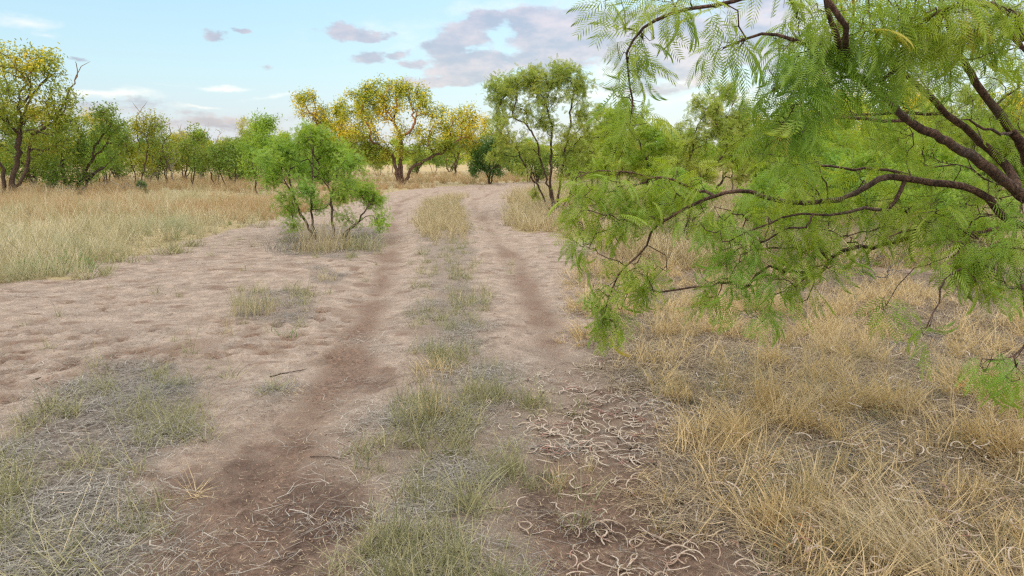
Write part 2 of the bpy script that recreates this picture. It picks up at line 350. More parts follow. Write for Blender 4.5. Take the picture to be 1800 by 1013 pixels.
# ------------------------------------------------------------------ grass templates and scatter
def blades(rng, n, L, W, lean=(.05,.6), r0=.03, curl=.9, seg=4, flat=False, az0=None, azs=3.2, head=0., wob=None):
    """n curved tapering blades; returns V, F, tint"""
    l = rng.uniform(*L, n); a = rng.uniform(0, 2*pi, n) if az0 is None else az0+rng.uniform(-azs, azs, n)
    le = rng.uniform(*lean, n); cu = rng.uniform(.2, 1., n)*curl
    br = r0*np.sqrt(rng.random(n)); ba = rng.uniform(0, 2*pi, n)
    base = np.stack([br*np.cos(ba), br*np.sin(ba), np.full(n, -.01)], -1)
    if flat: base[:, 2] = rng.uniform(.004, .03, n)
    t = np.linspace(0, 1, seg+1)
    wj = rng.normal(0, .25, (n, seg+1)).cumsum(1)*(wob if wob is not None else (1.6 if flat else .35))
    pts = [base]; ang = le.copy()
    for i in range(seg):
        ang = le+cu*((i+.5)/seg)**1.4
        aa = a+wj[:, i]
        step = l/seg
        pts.append(pts[-1]+np.stack([np.cos(aa)*np.sin(ang)*step, np.sin(aa)*np.sin(ang)*step, np.cos(ang)*step], -1))
    pts = np.stack(pts, 1)                       # n, seg+1, 3
    pts[:, 1:, 2] = np.maximum(pts[:, 1:, 2], .004)
    tw = a+pi/2+rng.normal(0, .7, n)
    side = np.stack([np.cos(tw), np.sin(tw), np.zeros(n)], -1)[:, None, :]
    w = (W*rng.uniform(.6, 1.3, n))[:, None, None]*(1-t**1.5*.85)[None, :, None]*.5
    if head: w[:, -2] *= 1+head
    V = np.stack([pts-side*w, pts+side*w], 2)    # n, seg+1, 2, 3
    base_i = (np.arange(n)*(seg+1)*2)[:, None]
    q = np.arange(seg)*2
    F = np.stack([base_i+q, base_i+q+1, base_i+q+3, base_i+q+2], -1).reshape(-1, 4)
    tint = np.repeat(rng.random(n), (seg+1)*2)
    return V.reshape(-1, 3), F, tint
def join(parts):
    Vs, Fs, Ts = [], [], []; o = 0
    for V, F, T in parts:
        Vs.append(V); Fs.append(F+o); Ts.append(T); o += len(V)
    return np.vstack(Vs), np.vstack(Fs), np.concatenate(Ts)
def tmpl(coll, name, parts, mat):
    V, F, T = join(parts); me = mesh_np(name, V, F, mat, dict(tint=T)); o = bpy.data.objects.new(name, me); coll.objects.link(o); return o
def coll(name): return bpy.data.collections.new(name)
rs = np.random.default_rng(7)
C = {}
C['meadow'] = coll('meadow tufts')
for i in range(5): tmpl(C['meadow'], f'meadow tuft {i}', [blades(rs, 22, (.3,.72), .0085, (.03,.5), .09, .8, 4, head=.6), blades(rs, 12, (.15,.3), .010, (.1,.9), .10, 1.0, 3)], MAT['meadow'])
C['straw'] = coll('straw tufts')
for i in range(5): tmpl(C['straw'], f'straw tuft {i}', [blades(rs, 22, (.2,.6), .008, (.05,.6), .08, .9, 4, head=.6), blades(rs, 12, (.1,.25), .009, (.2,1.), .10, 1., 3)], MAT['straw'])
C['brown'] = coll('brown meadow tufts')
for i in range(4): tmpl(C['brown'], f'brown tuft {i}', [blades(rs, 40, (.2,.5), .007, (.05,.6), .09, .8, 3)], MAT['brown'])
C['ochre'] = coll('ochre tufts')
for i in range(6): tmpl(C['ochre'], f'ochre tuft {i}', [blades(rs, 22, (.10,.32), .0046, (.2,.9), .05, 1.2, 4, az0=rs.uniform(0, 6), azs=1.6), blades(rs, 12, (.06,.16), .0045, (.4,1.3), .06, 1., 3)], MAT['ochre'])
C['low'] = coll('low green tufts')
for i in range(5): tmpl(C['low'], f'low tuft {i}', [blades(rs, 20, (.05,.16), .0046, (.2,1.2), .05, .9, 3), blades(rs, 5, (.15,.28), .0028, (.1,.8), .03, .7, 4)], MAT['greengrey'])
C['mat'] = coll('litter mats')
for i in range(6): tmpl(C['mat'], f'litter mat {i}', [blades(rs, 34, (.04,.18), .0036, (1.35,1.62), .18, .15, 3, flat=True), blades(rs, 10, (.03,.08), .004, (.8,1.5), .15, .6, 2)], MAT['litter'])
C['strawmat'] = coll('straw mats')
for i in range(6): tmpl(C['strawmat'], f'straw mat {i}', [blades(rs, 36, (.06,.24), .0042, (1.25,1.62), .18, .2, 4, flat=True), blades(rs, 18, (.04,.12), .0042, (.5,1.4), .16, .9, 3)], MAT['old_straw'])
C['weed'] = coll('weeds')
for i in range(3): tmpl(C['weed'], f'weed {i}', [blades(rs, 60, (.05,.22), .008, (.1,1.0), .05, .6, 3)], MAT['weed'])

gn_cache = {}
def gn(collection):
    if collection.name in gn_cache: return gn_cache[collection.name]
    g = bpy.data.node_groups.new('scatter '+collection.name, 'GeometryNodeTree')
    g.interface.new_socket('Geometry', in_out='INPUT', socket_type='NodeSocketGeometry')
    g.interface.new_socket('Geometry', in_out='OUTPUT', socket_type='NodeSocketGeometry')
    gi = g.nodes.new('NodeGroupInput'); go = g.nodes.new('NodeGroupOutput')
    ci = g.nodes.new('GeometryNodeCollectionInfo'); ci.inputs[0].default_value = collection
    ci.inputs['Separate Children'].default_value = True; ci.inputs['Reset Children'].default_value = True
    ip = g.nodes.new('GeometryNodeInstanceOnPoints'); ip.inputs['Pick Instance'].default_value = True
    def na(nm, ty):
        a = g.nodes.new('GeometryNodeInputNamedAttribute'); a.data_type = ty; a.inputs[0].default_value = nm
        return [s for s in a.outputs if s.enabled and s.name == 'Attribute'][0]
    L = g.links.new
    L(gi.outputs[0], ip.inputs['Points']); L(ci.outputs[0], ip.inputs['Instance'])
    L(na('idx', 'INT'), ip.inputs['Instance Index'])
    L(na('rot', 'FLOAT_VECTOR'), ip.inputs['Rotation']); L(na('scl', 'FLOAT_VECTOR'), ip.inputs['Scale'])
    L(ip.outputs[0], go.inputs[0]); gn_cache[collection.name] = g; return g
def scatter(name, label, cat, X, Y, collection, scl, rng, tilt=.15, zs=None, Z=None):
    n = len(X); me = bpy.data.meshes.new(name); me.vertices.add(n)
    Z = gz(X, Y) if Z is None else Z
    me.vertices.foreach_set('co', np.stack([X, Y, Z], -1).astype(np.float32).ravel())
    k = len(collection.objects)
    a = me.attributes.new('idx', 'INT', 'POINT'); a.data.foreach_set('value', rng.integers(0, k, n).astype(np.int32))
    rot = np.stack([rng.normal(0, tilt, n), rng.normal(0, tilt, n), rng.uniform(0, 2*pi, n)], -1)
    a = me.attributes.new('rot', 'FLOAT_VECTOR', 'POINT'); a.data.foreach_set('vector', rot.astype(np.float32).ravel())
    s = np.stack([scl, scl, scl*(zs if zs is not None else 1.)], -1)
    a = me.attributes.new('scl', 'FLOAT_VECTOR', 'POINT'); a.data.foreach_set('vector', s.astype(np.float32).ravel())
    o = link(name, me); md = o.modifiers.new('scatter', 'NODES'); md.node_group = gn(collection)
    tag(o, label, cat, kind='stuff'); print(name, n); return o
def polar(rng, n, d0, d1, half=.78, power=1.0):
    """points with density falling with distance; power 1 -> 1/d^2, 0 -> 1/d"""
    u = rng.random(n)
    d = d0*(d1/d0)**u if power == 1 else (d0+(d1-d0)*u)
    a = rng.uniform(-half, half, n)
    return d*np.sin(a), d*np.cos(a)
def pick(rng, X, Y, prob):
    k = rng.random(len(X)) < prob; return X[k], Y[k]
rg = np.random.default_rng(11)
# left and far meadow: tall pale grass
X, Y = polar(rg, 30000, 6.5, 60); m_ = masks(X, Y)
edge = m_['meadl']; pat = .25+.75*sstep(fbm(X*.9, Y*.9, 63), .33, .58); Xa, Ya = pick(rg, X, Y, edge*pat*sstep(Y, 30, 15)*.95+edge*.10)
d = np.hypot(Xa, Ya)
scatter('meadow_grass', 'tall pale dry grass of the open meadow left of the track', 'grass', Xa, Ya, C['meadow'], rg.uniform(.38, .95, len(Xa))*(.25+1.15*fbm(Xa*.6, Ya*.6, 61))*(.85+d*.012)*(.65+.35*sstep(sdist(Xa, Ya, MEAD_L), 0, 1.2)), rg, .16)
X, Y = polar(rg, 16000, 13, 70); m_ = masks(X, Y); Xa, Ya = pick(rg, X, Y, m_['meadl']*sstep(Y, 14, 22)*sstep(fbm(X*.25, Y*.25, 66), .3, .5))
scatter('brown_grass', 'reddish brown dry grass of the far meadow below the trees', 'grass', Xa, Ya, C['brown'], rg.uniform(.7, 1.5, len(Xa)), rg, .15)
X, Y = polar(rg, 9000, 6.5, 20); m_ = masks(X, Y); sd_ = sdist(X, Y, MEAD_L)
Xa, Ya = pick(rg, X, Y, np.where((sd_ > -.5) & (sd_ < 1.6), .5, 0)*sstep(fbm(X*1.1, Y*1.1, 67), .42, .6))
scatter('margin_grass', 'grey green grass along the ragged margin of the left meadow', 'grass', Xa, Ya, C['low'], rg.uniform(1.2, 2.6, len(Xa)), rg, .12)
# right meadow behind the branches
X, Y = polar(rg, 26000, 6.5, 60); m_ = masks(X, Y); Xa, Ya = pick(rg, X, Y, m_['meadr']*sstep(fbm(X*.7, Y*.7, 71), .25, .5))
d = np.hypot(Xa, Ya)
scatter('roadside_grass', 'straw coloured grass standing right of the track and under the far trees', 'grass', Xa, Ya, C['straw'], rg.uniform(.55, 1.15, len(Xa))*(.9+d*.008), rg, .15)
# tall grass in the far centre strip
X, Y = polar(rg, 14000, 12, 40, .2); m_ = masks(X, Y); Xa, Ya = pick(rg, X, Y, m_['strip']*sstep(Y, 11, 19)*.8*sstep(np.minimum(dist_line(X, Y, TRK_L), dist_line(X, Y, TRK_R)), .35, .75))
scatter('strip_grass', 'yellowish grass growing between the wheel ruts in the distance', 'grass', Xa, Ya, C['straw'], rg.uniform(.3, .8, len(Xa)), rg, .2)
# ochre grass and straw on the near right
X, Y = polar(rg, 11500, 1.9, 10); m_ = masks(X, Y)
patch = sstep(fbm(X*1.9, Y*1.9, 81), .47, .62)
Xa, Ya = pick(rg, X, Y, m_['right']*(.10+.85*patch)*(1-m_['meadr']*.5))
scatter('bent_grass', 'golden bent grass covering the ground under the right hand tree', 'grass', Xa, Ya, C['ochre'], rg.uniform(.6, 1.25, len(Xa)), rg, .2)
X, Y = polar(rg, 12000, 1.9, 13); m_ = masks(X, Y)
Xa, Ya = pick(rg, X, Y, m_['right']*(.45+.5*fbm(X, Y, 83)))
scatter('fallen_straw', 'fallen straw lying on the ground under the right hand tree', 'straw', Xa, Ya, C['strawmat'], rg.uniform(.6, 1.1, len(Xa)), rg, .05)
# grey litter and low tufts on the strip and in the left corner
X, Y = polar(rg, 22000, 1.9, 22); m_ = masks(X, Y)
lit = np.maximum.reduce([m_['strip']*.6, m_['corner']*.55, m_['small']*.8, m_['right']*.35])
pl = lit*.75*sstep(fbm(X*2.6, Y*2.6, 91), .47, .56)+.03
Xa, Ya = pick(rg, X, Y, pl*(1-.8*m_['dark']))
scatter('plant_litter', 'grey weathered plant litter on the track and in the left foreground', 'litter', Xa, Ya, C['mat'], rg.uniform(.6, 1.15, len(Xa)), rg, .04)
X, Y = polar(rg, 16000, 1.9, 24); m_ = masks(X, Y)
low = np.maximum.reduce([m_['strip']*.8, m_['corner']*.85, m_['small']*.9, m_['right']*.08])
pl = low*sstep(fbm(X*2.2+9, Y*2.2, 93), .43-.06*m_['strip'], .56)+.015
Xa, Ya = pick(rg, X, Y, pl*(1-.85*m_['dark']))
scatter('low_grass', 'low grey green grass on the centre strip and in the left foreground', 'grass', Xa, Ya, C['low'], rg.uniform(.6, 1.3, len(Xa)), rg, .1)
X, Y = polar(rg, 1500, 6, 40); m_ = masks(X, Y); Xa, Ya = pick(rg, X, Y, np.maximum(m_['meadl'], m_['meadr'])*sstep(fbm(X*.4, Y*.4, 95), .55, .7)*.5)
scatter('green_weeds', 'small green weeds among the dry meadow grass', 'weeds', Xa, Ya, C['weed'], rg.uniform(.7, 1.6, len(Xa)), rg, .1)
X, Y = polar(rg, 5000, 1.9, 16); m_ = masks(X, Y)
C['crumb'] = coll('crumbs')
for i in range(5): tmpl(C['crumb'], f'crumb {i}', [blades(rs, 10, (.01,.05), .003, (1.4,1.6), .22, .2, 2, flat=True)], MAT['old_straw'])
Xa, Ya = pick(rg, X, Y, (1-m_['meadl'])*(1-m_['right'])*.8)
scatter('twig_crumbs', 'tiny broken bits of straw and twig scattered over the bare earth', 'litter', Xa, Ya, C['crumb'], rg.uniform(.6, 1.3, len(Xa)), rg, .02)
# soil clods
C['clod'] = coll('clods')
for i in range(3):
    v = np.array([(0,0,1),(0,0,-1),(1,0,0),(-1,0,0),(0,1,0),(0,-1,0)], float)*rs.uniform(.6, 1.2, (6, 1))
    f = np.array([(0,2,4),(0,4,3),(0,3,5),(0,5,2),(1,4,2),(1,3,4),(1,5,3),(1,2,5)])
    o = bpy.data.objects.new(f'clod {i}', mesh_np(f'clod {i}', v, f, MAT['clod'])); C['clod'].objects.link(o)
X, Y = polar(rg, 14000, 1.9, 14); m_ = masks(X, Y); Xa, Ya = pick(rg, X, Y, (.35+.65*m_['dark'])*(1-m_['meadl']))
scatter('soil_clods', 'small crumbs of dry earth lying on the bare track', 'soil', Xa, Ya, C['clod'], rg.uniform(.0015, .0075, len(Xa))*rg.uniform(.5, 1.5, len(Xa)), rg, 1., .6)

# ------------------------------------------------------------------ trees
class Tree:
    def __init__(s):
        s.p = []; s.par = []; s.att = []; s.dir = []; s.plen = []; s.r = []; s.tips = []; s.fix = []
        s.cap = 1024; s.aP = np.zeros((1024, 3)); s.aD = np.zeros((1024, 3)); s.aL = np.zeros(1024); s.aK = np.zeros(1024, bool)
    def add(s, p, par, att=True, rfix=0.):
        p = np.asarray(p, float); s.p.append(p); s.par.append(par); s.att.append(att); s.fix.append(rfix)
        if par >= 0:
            d = p-s.p[par]; l = np.linalg.norm(d)+1e-9; s.dir.append(d/l); s.plen.append(s.plen[par]+l)
        else: s.dir.append(np.array([0,0,1.])); s.plen.append(0.)
        i = len(s.p)-1
        if i >= s.cap:
            s.cap *= 2
            s.aP = np.vstack([s.aP, s.aP*0]); s.aD = np.vstack([s.aD, s.aD*0]); s.aL = np.concatenate([s.aL, s.aL*0]); s.aK = np.concatenate([s.aK, s.aK & False])
        s.aP[i] = p; s.aD[i] = s.dir[i]; s.aL[i] = s.plen[i]; s.aK[i] = att
        return i
    def path(s, pts, par=-1, rng=None, step=.3, wig=0., att_from=0., rfix=None):
        pts = [np.asarray(q, float) for q in pts]
        if par < 0: last = s.add(pts[0], -1, False, rfix[0] if rfix else 0); st = pts[0]
        else: last = par; st = s.p[par]; pts = [st]+pts
        tot = sum(np.linalg.norm(b-a) for a, b in zip(pts[:-1], pts[1:])); acc = 0; ids = [last]
        # Catmull-Rom through the points
        pp = [2*pts[0]-pts[1]]+pts+[2*pts[-1]-pts[-2]]
        for i in range(len(pts)-1):
            a, b, c, d = pp[i:i+4]; L = np.linalg.norm(c-b); n = max(1, int(round(L/step)))
            for k in range(1, n+1):
                t = k/n
                q = .5*((2*b)+(-a+c)*t+(2*a-5*b+4*c-d)*t*t+(-a+3*b-3*c+d)*t**3)
                if wig and rng is not None: q = q+rng.normal(0, wig, 3)
                f = (acc+L*t)/tot
                rf = 0 if not rfix else rfix[0]+(rfix[1]-rfix[0])*f
                last = s.add(q, last, f >= att_from, rf); ids.append(last)
            acc += L
        return ids
    def connect(s, T, rng, step, wig, bias=.25, droop=0., nseg_leaf=2, back=.5):
        T = T[np.argsort(np.linalg.norm(T-np.array(s.p)[0], axis=1))]
        for q in T:
            n_ = len(s.p); A = s.aP[:n_]; ok = s.aK[:n_]
            dv = q-A; d = np.linalg.norm(dv, axis=1)+1e-6
            cosb = (dv*s.aD[:n_]).sum(1)/d
            cost = d*(1+back*(1-cosb))+bias*s.aL[:n_]; cost[~ok] = 1e9
            j = int(np.argmin(cost)); L = d[j]; n = max(2, int(L/step)); a = s.p[j]
            c1 = a+s.dir[j]*L*.35+np.array([0, 0, .08*L]); last = j; ids = []
            for k in range(1, n+1):
                t = k/n; p = (1-t)**2*a+2*t*(1-t)*c1+t*t*q+(rng.normal(0, wig*step, 3) if k < n else 0)
                p[2] -= droop*L*t*t
                last = s.add(p, last, True); ids.append(last)
            s.tips.append(ids[-nseg_leaf:])
    def radii(s, r0, ex=2.3):
        n = len(s.p); acc = np.zeros(n); r = np.zeros(n)
        for i in range(n-1, -1, -1):
            r[i] = max(r0, acc[i]**(1/ex)) if acc[i] > 0 else r0
            if s.fix[i] > 0: r[i] = s.fix[i]
            if s.par[i] >= 0: acc[s.par[i]] += r[i]**ex
        s.r = r
    def tubes(s, sides=6, lump=.0, rng=None, only=None):
        kids = {}
        for i, p in enumerate(s.par): kids.setdefault(p, []).append(i)
        Vs, Fs, o = [], [], 0; stack = [(r, None) for r in kids.get(-1, [])]
        ang = np.linspace(0, 2*pi, sides, endpoint=False)
        while stack:
            i, fromp = stack.pop(); ch = [fromp] if fromp is not None else []
            j = i
            while True:
                ch.append(j); k = kids.get(j, [])
                if not k: break
                k = sorted(k, key=lambda q: -s.r[q])
                for q in k[1:]: stack.append((q, j))
                j = k[0]
            if len(ch) < 2: continue
            P_ = np.array([s.p[q] for q in ch]); r_ = np.array([s.r[q] for q in ch])
            if fromp is not None: r_[0] = r_[1]*1.0
            r_[-1] *= .4
            T_ = np.gradient(P_, axis=0); T_ /= np.linalg.norm(T_, axis=1)[:, None]+1e-9
            ref = np.array([0.,1,0]) if abs(T_[0][1]) < .8 else np.array([1.,0,0]); u = np.cross(T_[0], ref); u /= np.linalg.norm(u)
            ring = []
            for k in range(len(ch)):
                u = u-T_[k]*(u@T_[k]); u /= np.linalg.norm(u)+1e-9; w = np.cross(T_[k], u)
                rr = r_[k]*(1+(rng.normal(0, lump, sides) if lump else 0))
                rr = np.broadcast_to(rr, (sides,))[:, None]
                ring.append(P_[k]+rr*(np.cos(ang)[:, None]*u+np.sin(ang)[:, None]*w))
            V = np.vstack(ring); b = np.arange(sides); nb = (b+1) % sides
            F_ = np.vstack([np.stack([k*sides+b, k*sides+nb, (k+1)*sides+nb, (k+1)*sides+b], -1) for k in range(len(ch)-1)])
            Vs.append(V); Fs.append(F_+o); o += len(V)
        return np.vstack(Vs), np.vstack(Fs)
def rotmats(rng, n, droop=.3, axis_dirs=None):
    """random frames: x = long axis, z = normal"""
    x = rng.normal(0, 1, (n, 3)) if axis_dirs is None else axis_dirs.copy()
    x /= np.linalg.norm(x, axis=1)[:, None]+1e-9
    x[:, 2] -= droop; x /= np.linalg.norm(x, axis=1)[:, None]+1e-9
    z = rng.normal(0, 1, (n, 3)); z[:, 2] = np.abs(z[:, 2])+.3
    z -= x*(x*z).sum(1)[:, None]; z /= np.linalg.norm(z, axis=1)[:, None]+1e-9
    y = np.cross(z, x); return np.stack([x, y, z], -1)
def stamp(tv, tf, Rm, pos, scale, tint):
    n = len(pos); V = np.einsum('nij,kj->nki', Rm, tv)*scale[:, None, None]+pos[:, None, :]
    F = tf[None]+(np.arange(n)*len(tv))[:, None, None]
    return V.reshape(-1, 3), F.reshape(-1, tf.shape[1]), np.repeat(tint, len(tv))
def pinna_tmpl(pairs, lw, ll, length, bend, rng, with_two=True):
    """feathery mesquite leaf: a stalk forking into pinnae lined with narrow leaflets"""
    V, F = [], []
    def quad(a, b, w, nrm):
        d = b-a; s = np.cross(nrm, d); s = s/(np.linalg.norm(s)+1e-9)*w; m = a+d*.5; o = len(V)
        V.extend([a, m-s, b, m+s]); F.append((o, o+1, o+2, o+3))
    nrm = np.array([0, 0, 1.])
    st = np.array([.25*length, 0, 0]); quad(np.zeros(3), st, .0011, nrm)
    for sg in ((-1, 1) if with_two else (0,)):
        a0 = sg*.38; pos = st.copy(); a = a0; dn = 0.
        for k in range(pairs):
            f = k/pairs; a -= sg*.02; dn += bend/pairs
            d = np.array([cos(a)*cos(dn), sin(a)*cos(dn), -sin(dn)]); nx_ = pos+d*length/pairs
            quad(pos, nx_, .0010, nrm)
            l = ll*(1-.45*abs(f-.4))*rng.uniform(.85, 1.1)
            for s2 in (-1, 1):
                aa = a+s2*(1.0-.35*f); dd = np.array([cos(aa)*cos(dn+.1), sin(aa)*cos(dn+.1), -sin(dn+.15)])
                quad(pos, pos+dd*l, lw, nrm+np.array([0, s2*.4, 0]))
            pos = nx_
    return np.array(V), np.array(F)
CARD = (np.array([(0,0,0),(.45,-.16,.02),(1,0,-.05),(.5,.16,.02)], float), np.array([(0,1,2,3)]))
def feather_card(rng):
    V, F = [], []
    for k in range(7):
        f = k/7; 
        for s in (-1, 1):
            o = len(V); a = np.array([f, 0, -.1*f*f]); aa = s*(1.0-.3*f); d = np.array([cos(aa), sin(aa), -.15])*.42*(1-.4*f)
            n_ = np.array([-sin(aa), cos(aa), 0])*.05; V.extend([a, a+d*.5-n_, a+d, a+d*.5+n_]); F.append((o,o+1,o+2,o+3))
    return np.array(V), np.array(F)
FEATHER = feather_card(np.random.default_rng(2))
def sample_lumps(rng, lumps, shell=.45):
    out = []
    for (c, r, n) in lumps:
        d = rng.normal(0, 1, (n, 3)); d /= np.linalg.norm(d, axis=1)[:, None]
        rad = rng.random(n)**shell; q = np.asarray(c)+d*rad[:, None]*np.asarray(r); out.append(q)
    return np.vstack(out)
def leaves_for(t, rng, per_tip, spread, size, droop, template, tips=None, stretch=(.8,1.25), clump=True):
    tips = tips or t.tips; pos = []; ax = []; tn = []
    for ids in tips:
        a = t.p[ids[0]]; b = t.p[ids[-1]]; n = max(1, int(per_tip*rng.uniform(.45, 1.5)))
        f = rng.random(n)[:, None]; q = a+(b-a)*f*1.15+rng.normal(0, spread, (n, 3))
        pos.append(q); dd = (b-a)/(np.linalg.norm(b-a)+1e-6)
        ax.append(dd*.5+rng.normal(0, .8, (n, 3))); tn.append(np.clip(rng.random()*.6+rng.random(n)*.4, 0, 1))
    pos = np.vstack(pos); ax = np.vstack(ax); tn = np.concatenate(tn)
    Rm = rotmats(rng, len(pos), droop, ax); tv, tf = template
    return stamp(tv, tf, Rm, pos, size*rng.uniform(*stretch, len(pos)), tn)
def emit_tree(name, label, cat, group, base, t, LV, leafmat, barkmat, sides=5, extra=None, lump=.08, rng=None, trunk='trunk', crown='crown'):
    """things keep their mesh in local coordinates round the base"""
    e = bpy.data.objects.new(name, None); scene.collection.objects.link(e); e.location = base; e.empty_display_size = .3
    tag(e, label, cat, group)
    V, F_ = t.tubes(sides, lump, rng); b = np.asarray(base)
    link(trunk, mesh_np(trunk, V-b, F_, barkmat, smooth=True), e)
    if LV is not None:
        V, F_, T_ = LV; link(crown, mesh_np(crown, V-b, F_, leafmat, dict(tint=T_)), e)
    if extra:
        for nm, tt, mt in extra:
            V, F_ = tt.tubes(sides, lump, rng); link(nm, mesh_np(nm, V-b, F_, mt, smooth=True), e)
    return e
def L3(u, v, Y, ru, rv, n, rd=None):
    s = Y/FOC/cos(PITCH)*1.02; c = P(u, v, Y)
    return (c, (ru*s, (rd if rd else max(ru, rv)*.8)*s, rv*s), n)
def px_tree(name, label, D, trunks, lumps, leafmat, seed, per=52, size=.13, spread=.12, group='mesquite trees round the track', cat='tree', bark='bark',
            r0=.008, step=.28, droop=.25, template=CARD, dead=None, bias=.2, ex=2.25, fixr=None, bfix=None, light=None, sides=5, shell=.45):
    rng = np.random.default_rng(seed); t = Tree(); s = D/FOC; 
    base = P(*trunks[0][0], D); bz = float(gz(base[0], base[1])); base = np.array([base[0], D, bz-.05])
    root = t.add(base, -1, False)
    for k, tr in enumerate(trunks):
        pts = []
        dd = 0.
        for i, q in enumerate(tr[1:]):
            dd += rng.uniform(-1, 1)*.35*(.4+i*.3); off = q[2] if len(q) > 2 else dd
            pts.append(P(q[0], q[1], D+off))
        st = P(*tr[0], D)[0]-base[0]
        first = t.add(base+np.array([st, rng.uniform(-.1, .1), .05]), root, False)
        t.path(pts, first, rng, step*.8, .03*D/30, .45)
    Ls = [L3(l[0], l[1], D+(l[5] if len(l) > 5 else rng.uniform(-.8, .8)), l[2], l[3], l[4]) for l in lumps]
    T_ = sample_lumps(rng, Ls, shell); T_ = T_[T_[:, 2] > .25]
    t.connect(T_, rng, step, .22, bias, 0.05)
    t.radii(r0, ex)
    LV = leaves_for(t, rng, per, spread, size, droop, template)
    extra = []
    for dp in (dead or []):
        dt = Tree(); pts = [P(q[0], q[1], D+(q[2] if len(q) > 2 else 0)) for q in dp['p']]
        dt.path(pts, -1, rng, .2, .03, 0, rfix=dp['r'])
        for q in dp.get('tw', []): 
            j = int(np.argmin([np.linalg.norm(P(q[0][0], q[0][1], D)-pp) for pp in dt.p])); dt.path([P(z[0], z[1], D) for z in q[1:]], j, rng, .2, .03, 0, rfix=(.02, .006))
        dt.radii(.01); dt.r = np.array([f if f > 0 else r for f, r in zip(dt.fix, dt.r)])
        extra.append(('dead_limb', dt, MAT[dp.get('m', 'bark')]))
    return emit_tree(name, label, cat, group, base, t, LV, MAT[leafmat], MAT[bark], sides, extra, rng=rng)

GRP = 'mesquite trees round the track'
T1 = px_tree('mesquite_tree', 'tall dark trunked mesquite at the far left edge with golden top and bare limbs', 28,
  [[(14,348),(30,290),(35,240),(38,205),(62,160),(85,140)], [(20,348),(45,300),(55,240),(80,215),(100,190)], [(5,348),(5,300),(-20,262),(-50,240)]],
  [(35,105,55,32,40),(-15,120,45,40,30),(85,120,30,30,22),(70,165,60,32,34),(110,205,38,28,24),(15,180,50,35,26),(-30,210,60,45,30),(-10,245,50,30,20),(95,250,36,26,18),(-50,290,50,35,20)],
  'leaf_gold', 101, per=44, size=.15, spread=.17, r0=.011, ex=1.92,
  dead=[dict(p=[(95,235),(105,195),(120,165),(134,140),(135,105)], r=(.06,.012), tw=[[(134,140),(143,118),(158,110)],[(112,180),(135,172),(152,176)]]),
        dict(p=[(40,232),(60,229),(80,236),(98,243)], r=(.05,.02), m='bark_grey')])
T2 = px_tree('mesquite_tree', 'dark green mesquite with a low forked trunk, second from the left edge', 30,
  [[(128,342),(112,310),(106,270),(104,225),(106,200)], [(140,342),(165,305),(190,288),(215,262),(222,240)], [(132,342),(150,300),(170,270),(192,250),(195,215)]],
  [(195,208,34,26,28),(145,235,45,28,30),(100,240,35,30,24),(160,270,45,26,30),(85,285,38,26,22),(120,305,34,20,20),(215,240,26,24,14),(60,260,30,30,16)],
  'leaf_far', 102, per=50, size=.14, spread=.15, r0=.011, ex=2.0)
px_tree('mesquite_tree', 'thin stemmed mesquite with yellow crown behind the low forked tree at left', 36,
  [[(248,332),(255,290),(262,250),(268,225)], [(238,332),(232,290),(222,265)], [(252,332),(275,295),(290,265)]],
  [(270,222,30,20,22),(238,225,26,22,16),(285,255,26,22,16),(225,265,30,24,16),(255,285,34,20,16),(210,235,24,20,12)], 'leaf_gold', 103, per=60, size=.14, spread=.16,
  dead=[dict(p=[(300,300),(285,262),(300,235),(298,222)], r=(.05,.012)), dict(p=[(245,260),(240,215),(246,195),(257,178)], r=(.035,.008), m='bark_red', tw=[[(246,195),(236,186),(231,180)]])])
px_tree('mesquite_tree', 'slender upright mesquite with one dark stem standing in the brown grass at left', 33,
  [[(340,328),(341,290),(344,262),(350,240)], [(341,328),(335,300),(328,270)]],
  [(348,245,18,22,16),(330,268,22,20,14),(358,275,22,18,12)], 'leaf_far', 104, per=52, size=.13, spread=.14, r0=.009)
px_tree('mesquite_tree', 'many stemmed mesquite thicket tree between the slender tree and the bright shrub', 34,
  [[(405,335),(400,300),(392,272)], [(412,335),(414,305),(420,275)], [(400,335),(385,300),(375,275)]],
  [(395,262,30,20,22),(425,270,24,22,16),(372,275,24,20,14),(405,290,36,16,14)], 'leaf_far', 105, per=56, size=.13, spread=.15, r0=.009)
px_tree('mesquite_tree', 'green mesquite with glowing yellow tip just left of the bright shrub', 30,
  [[(470,335),(468,300),(465,265),(464,235)], [(478,335),(488,300),(492,270)], [(452,335),(445,300),(440,275)]],
  [(464,215,22,14,18),(460,240,30,20,24),(440,262,26,26,20),(488,262,26,26,20),(455,292,34,24,22)], 'leaf_bright', 106, per=68, size=.12, spread=.14, r0=.009)
# bright young shrub beside the track
px_tree('young_mesquite', 'bright green young mesquite shrub with thin dark stems beside the left wheel rut', 13,
  [[(556,428),(540,395),(525,370),(515,340),(505,305),(500,280)], [(558,428),(548,380),(548,340),(550,290),(545,250)], [(590,425),(585,385),(582,350),(590,310)], [(602,425),(625,395),(640,372),(655,350),(662,335)], [(598,425),(615,400),(650,378)]],
  [(520,395,26,14,10),(612,385,26,16,10),(668,400,16,14,8),(470,275,28,22,26),(480,310,30,24,30),(500,350,20,22,16),(500,265,34,26,52),(548,240,38,22,60),(590,265,34,28,46),(530,290,52,30,60),(580,300,45,30,50),(615,290,32,26,30),(640,335,38,22,44),(660,355,26,14,22),(600,340,34,20,26),(530,335,28,22,26),(516,372,16,9,8),(560,360,22,16,14),(470,285,22,18,14),(665,385,16,20,12,0)],
  'leaf_bright', 107, per=18, size=.072, spread=.07, shell=.7, group='young mesquites beside the track', cat='shrub', r0=.0035, step=.12, template=FEATHER, ex=2.4, sides=5)
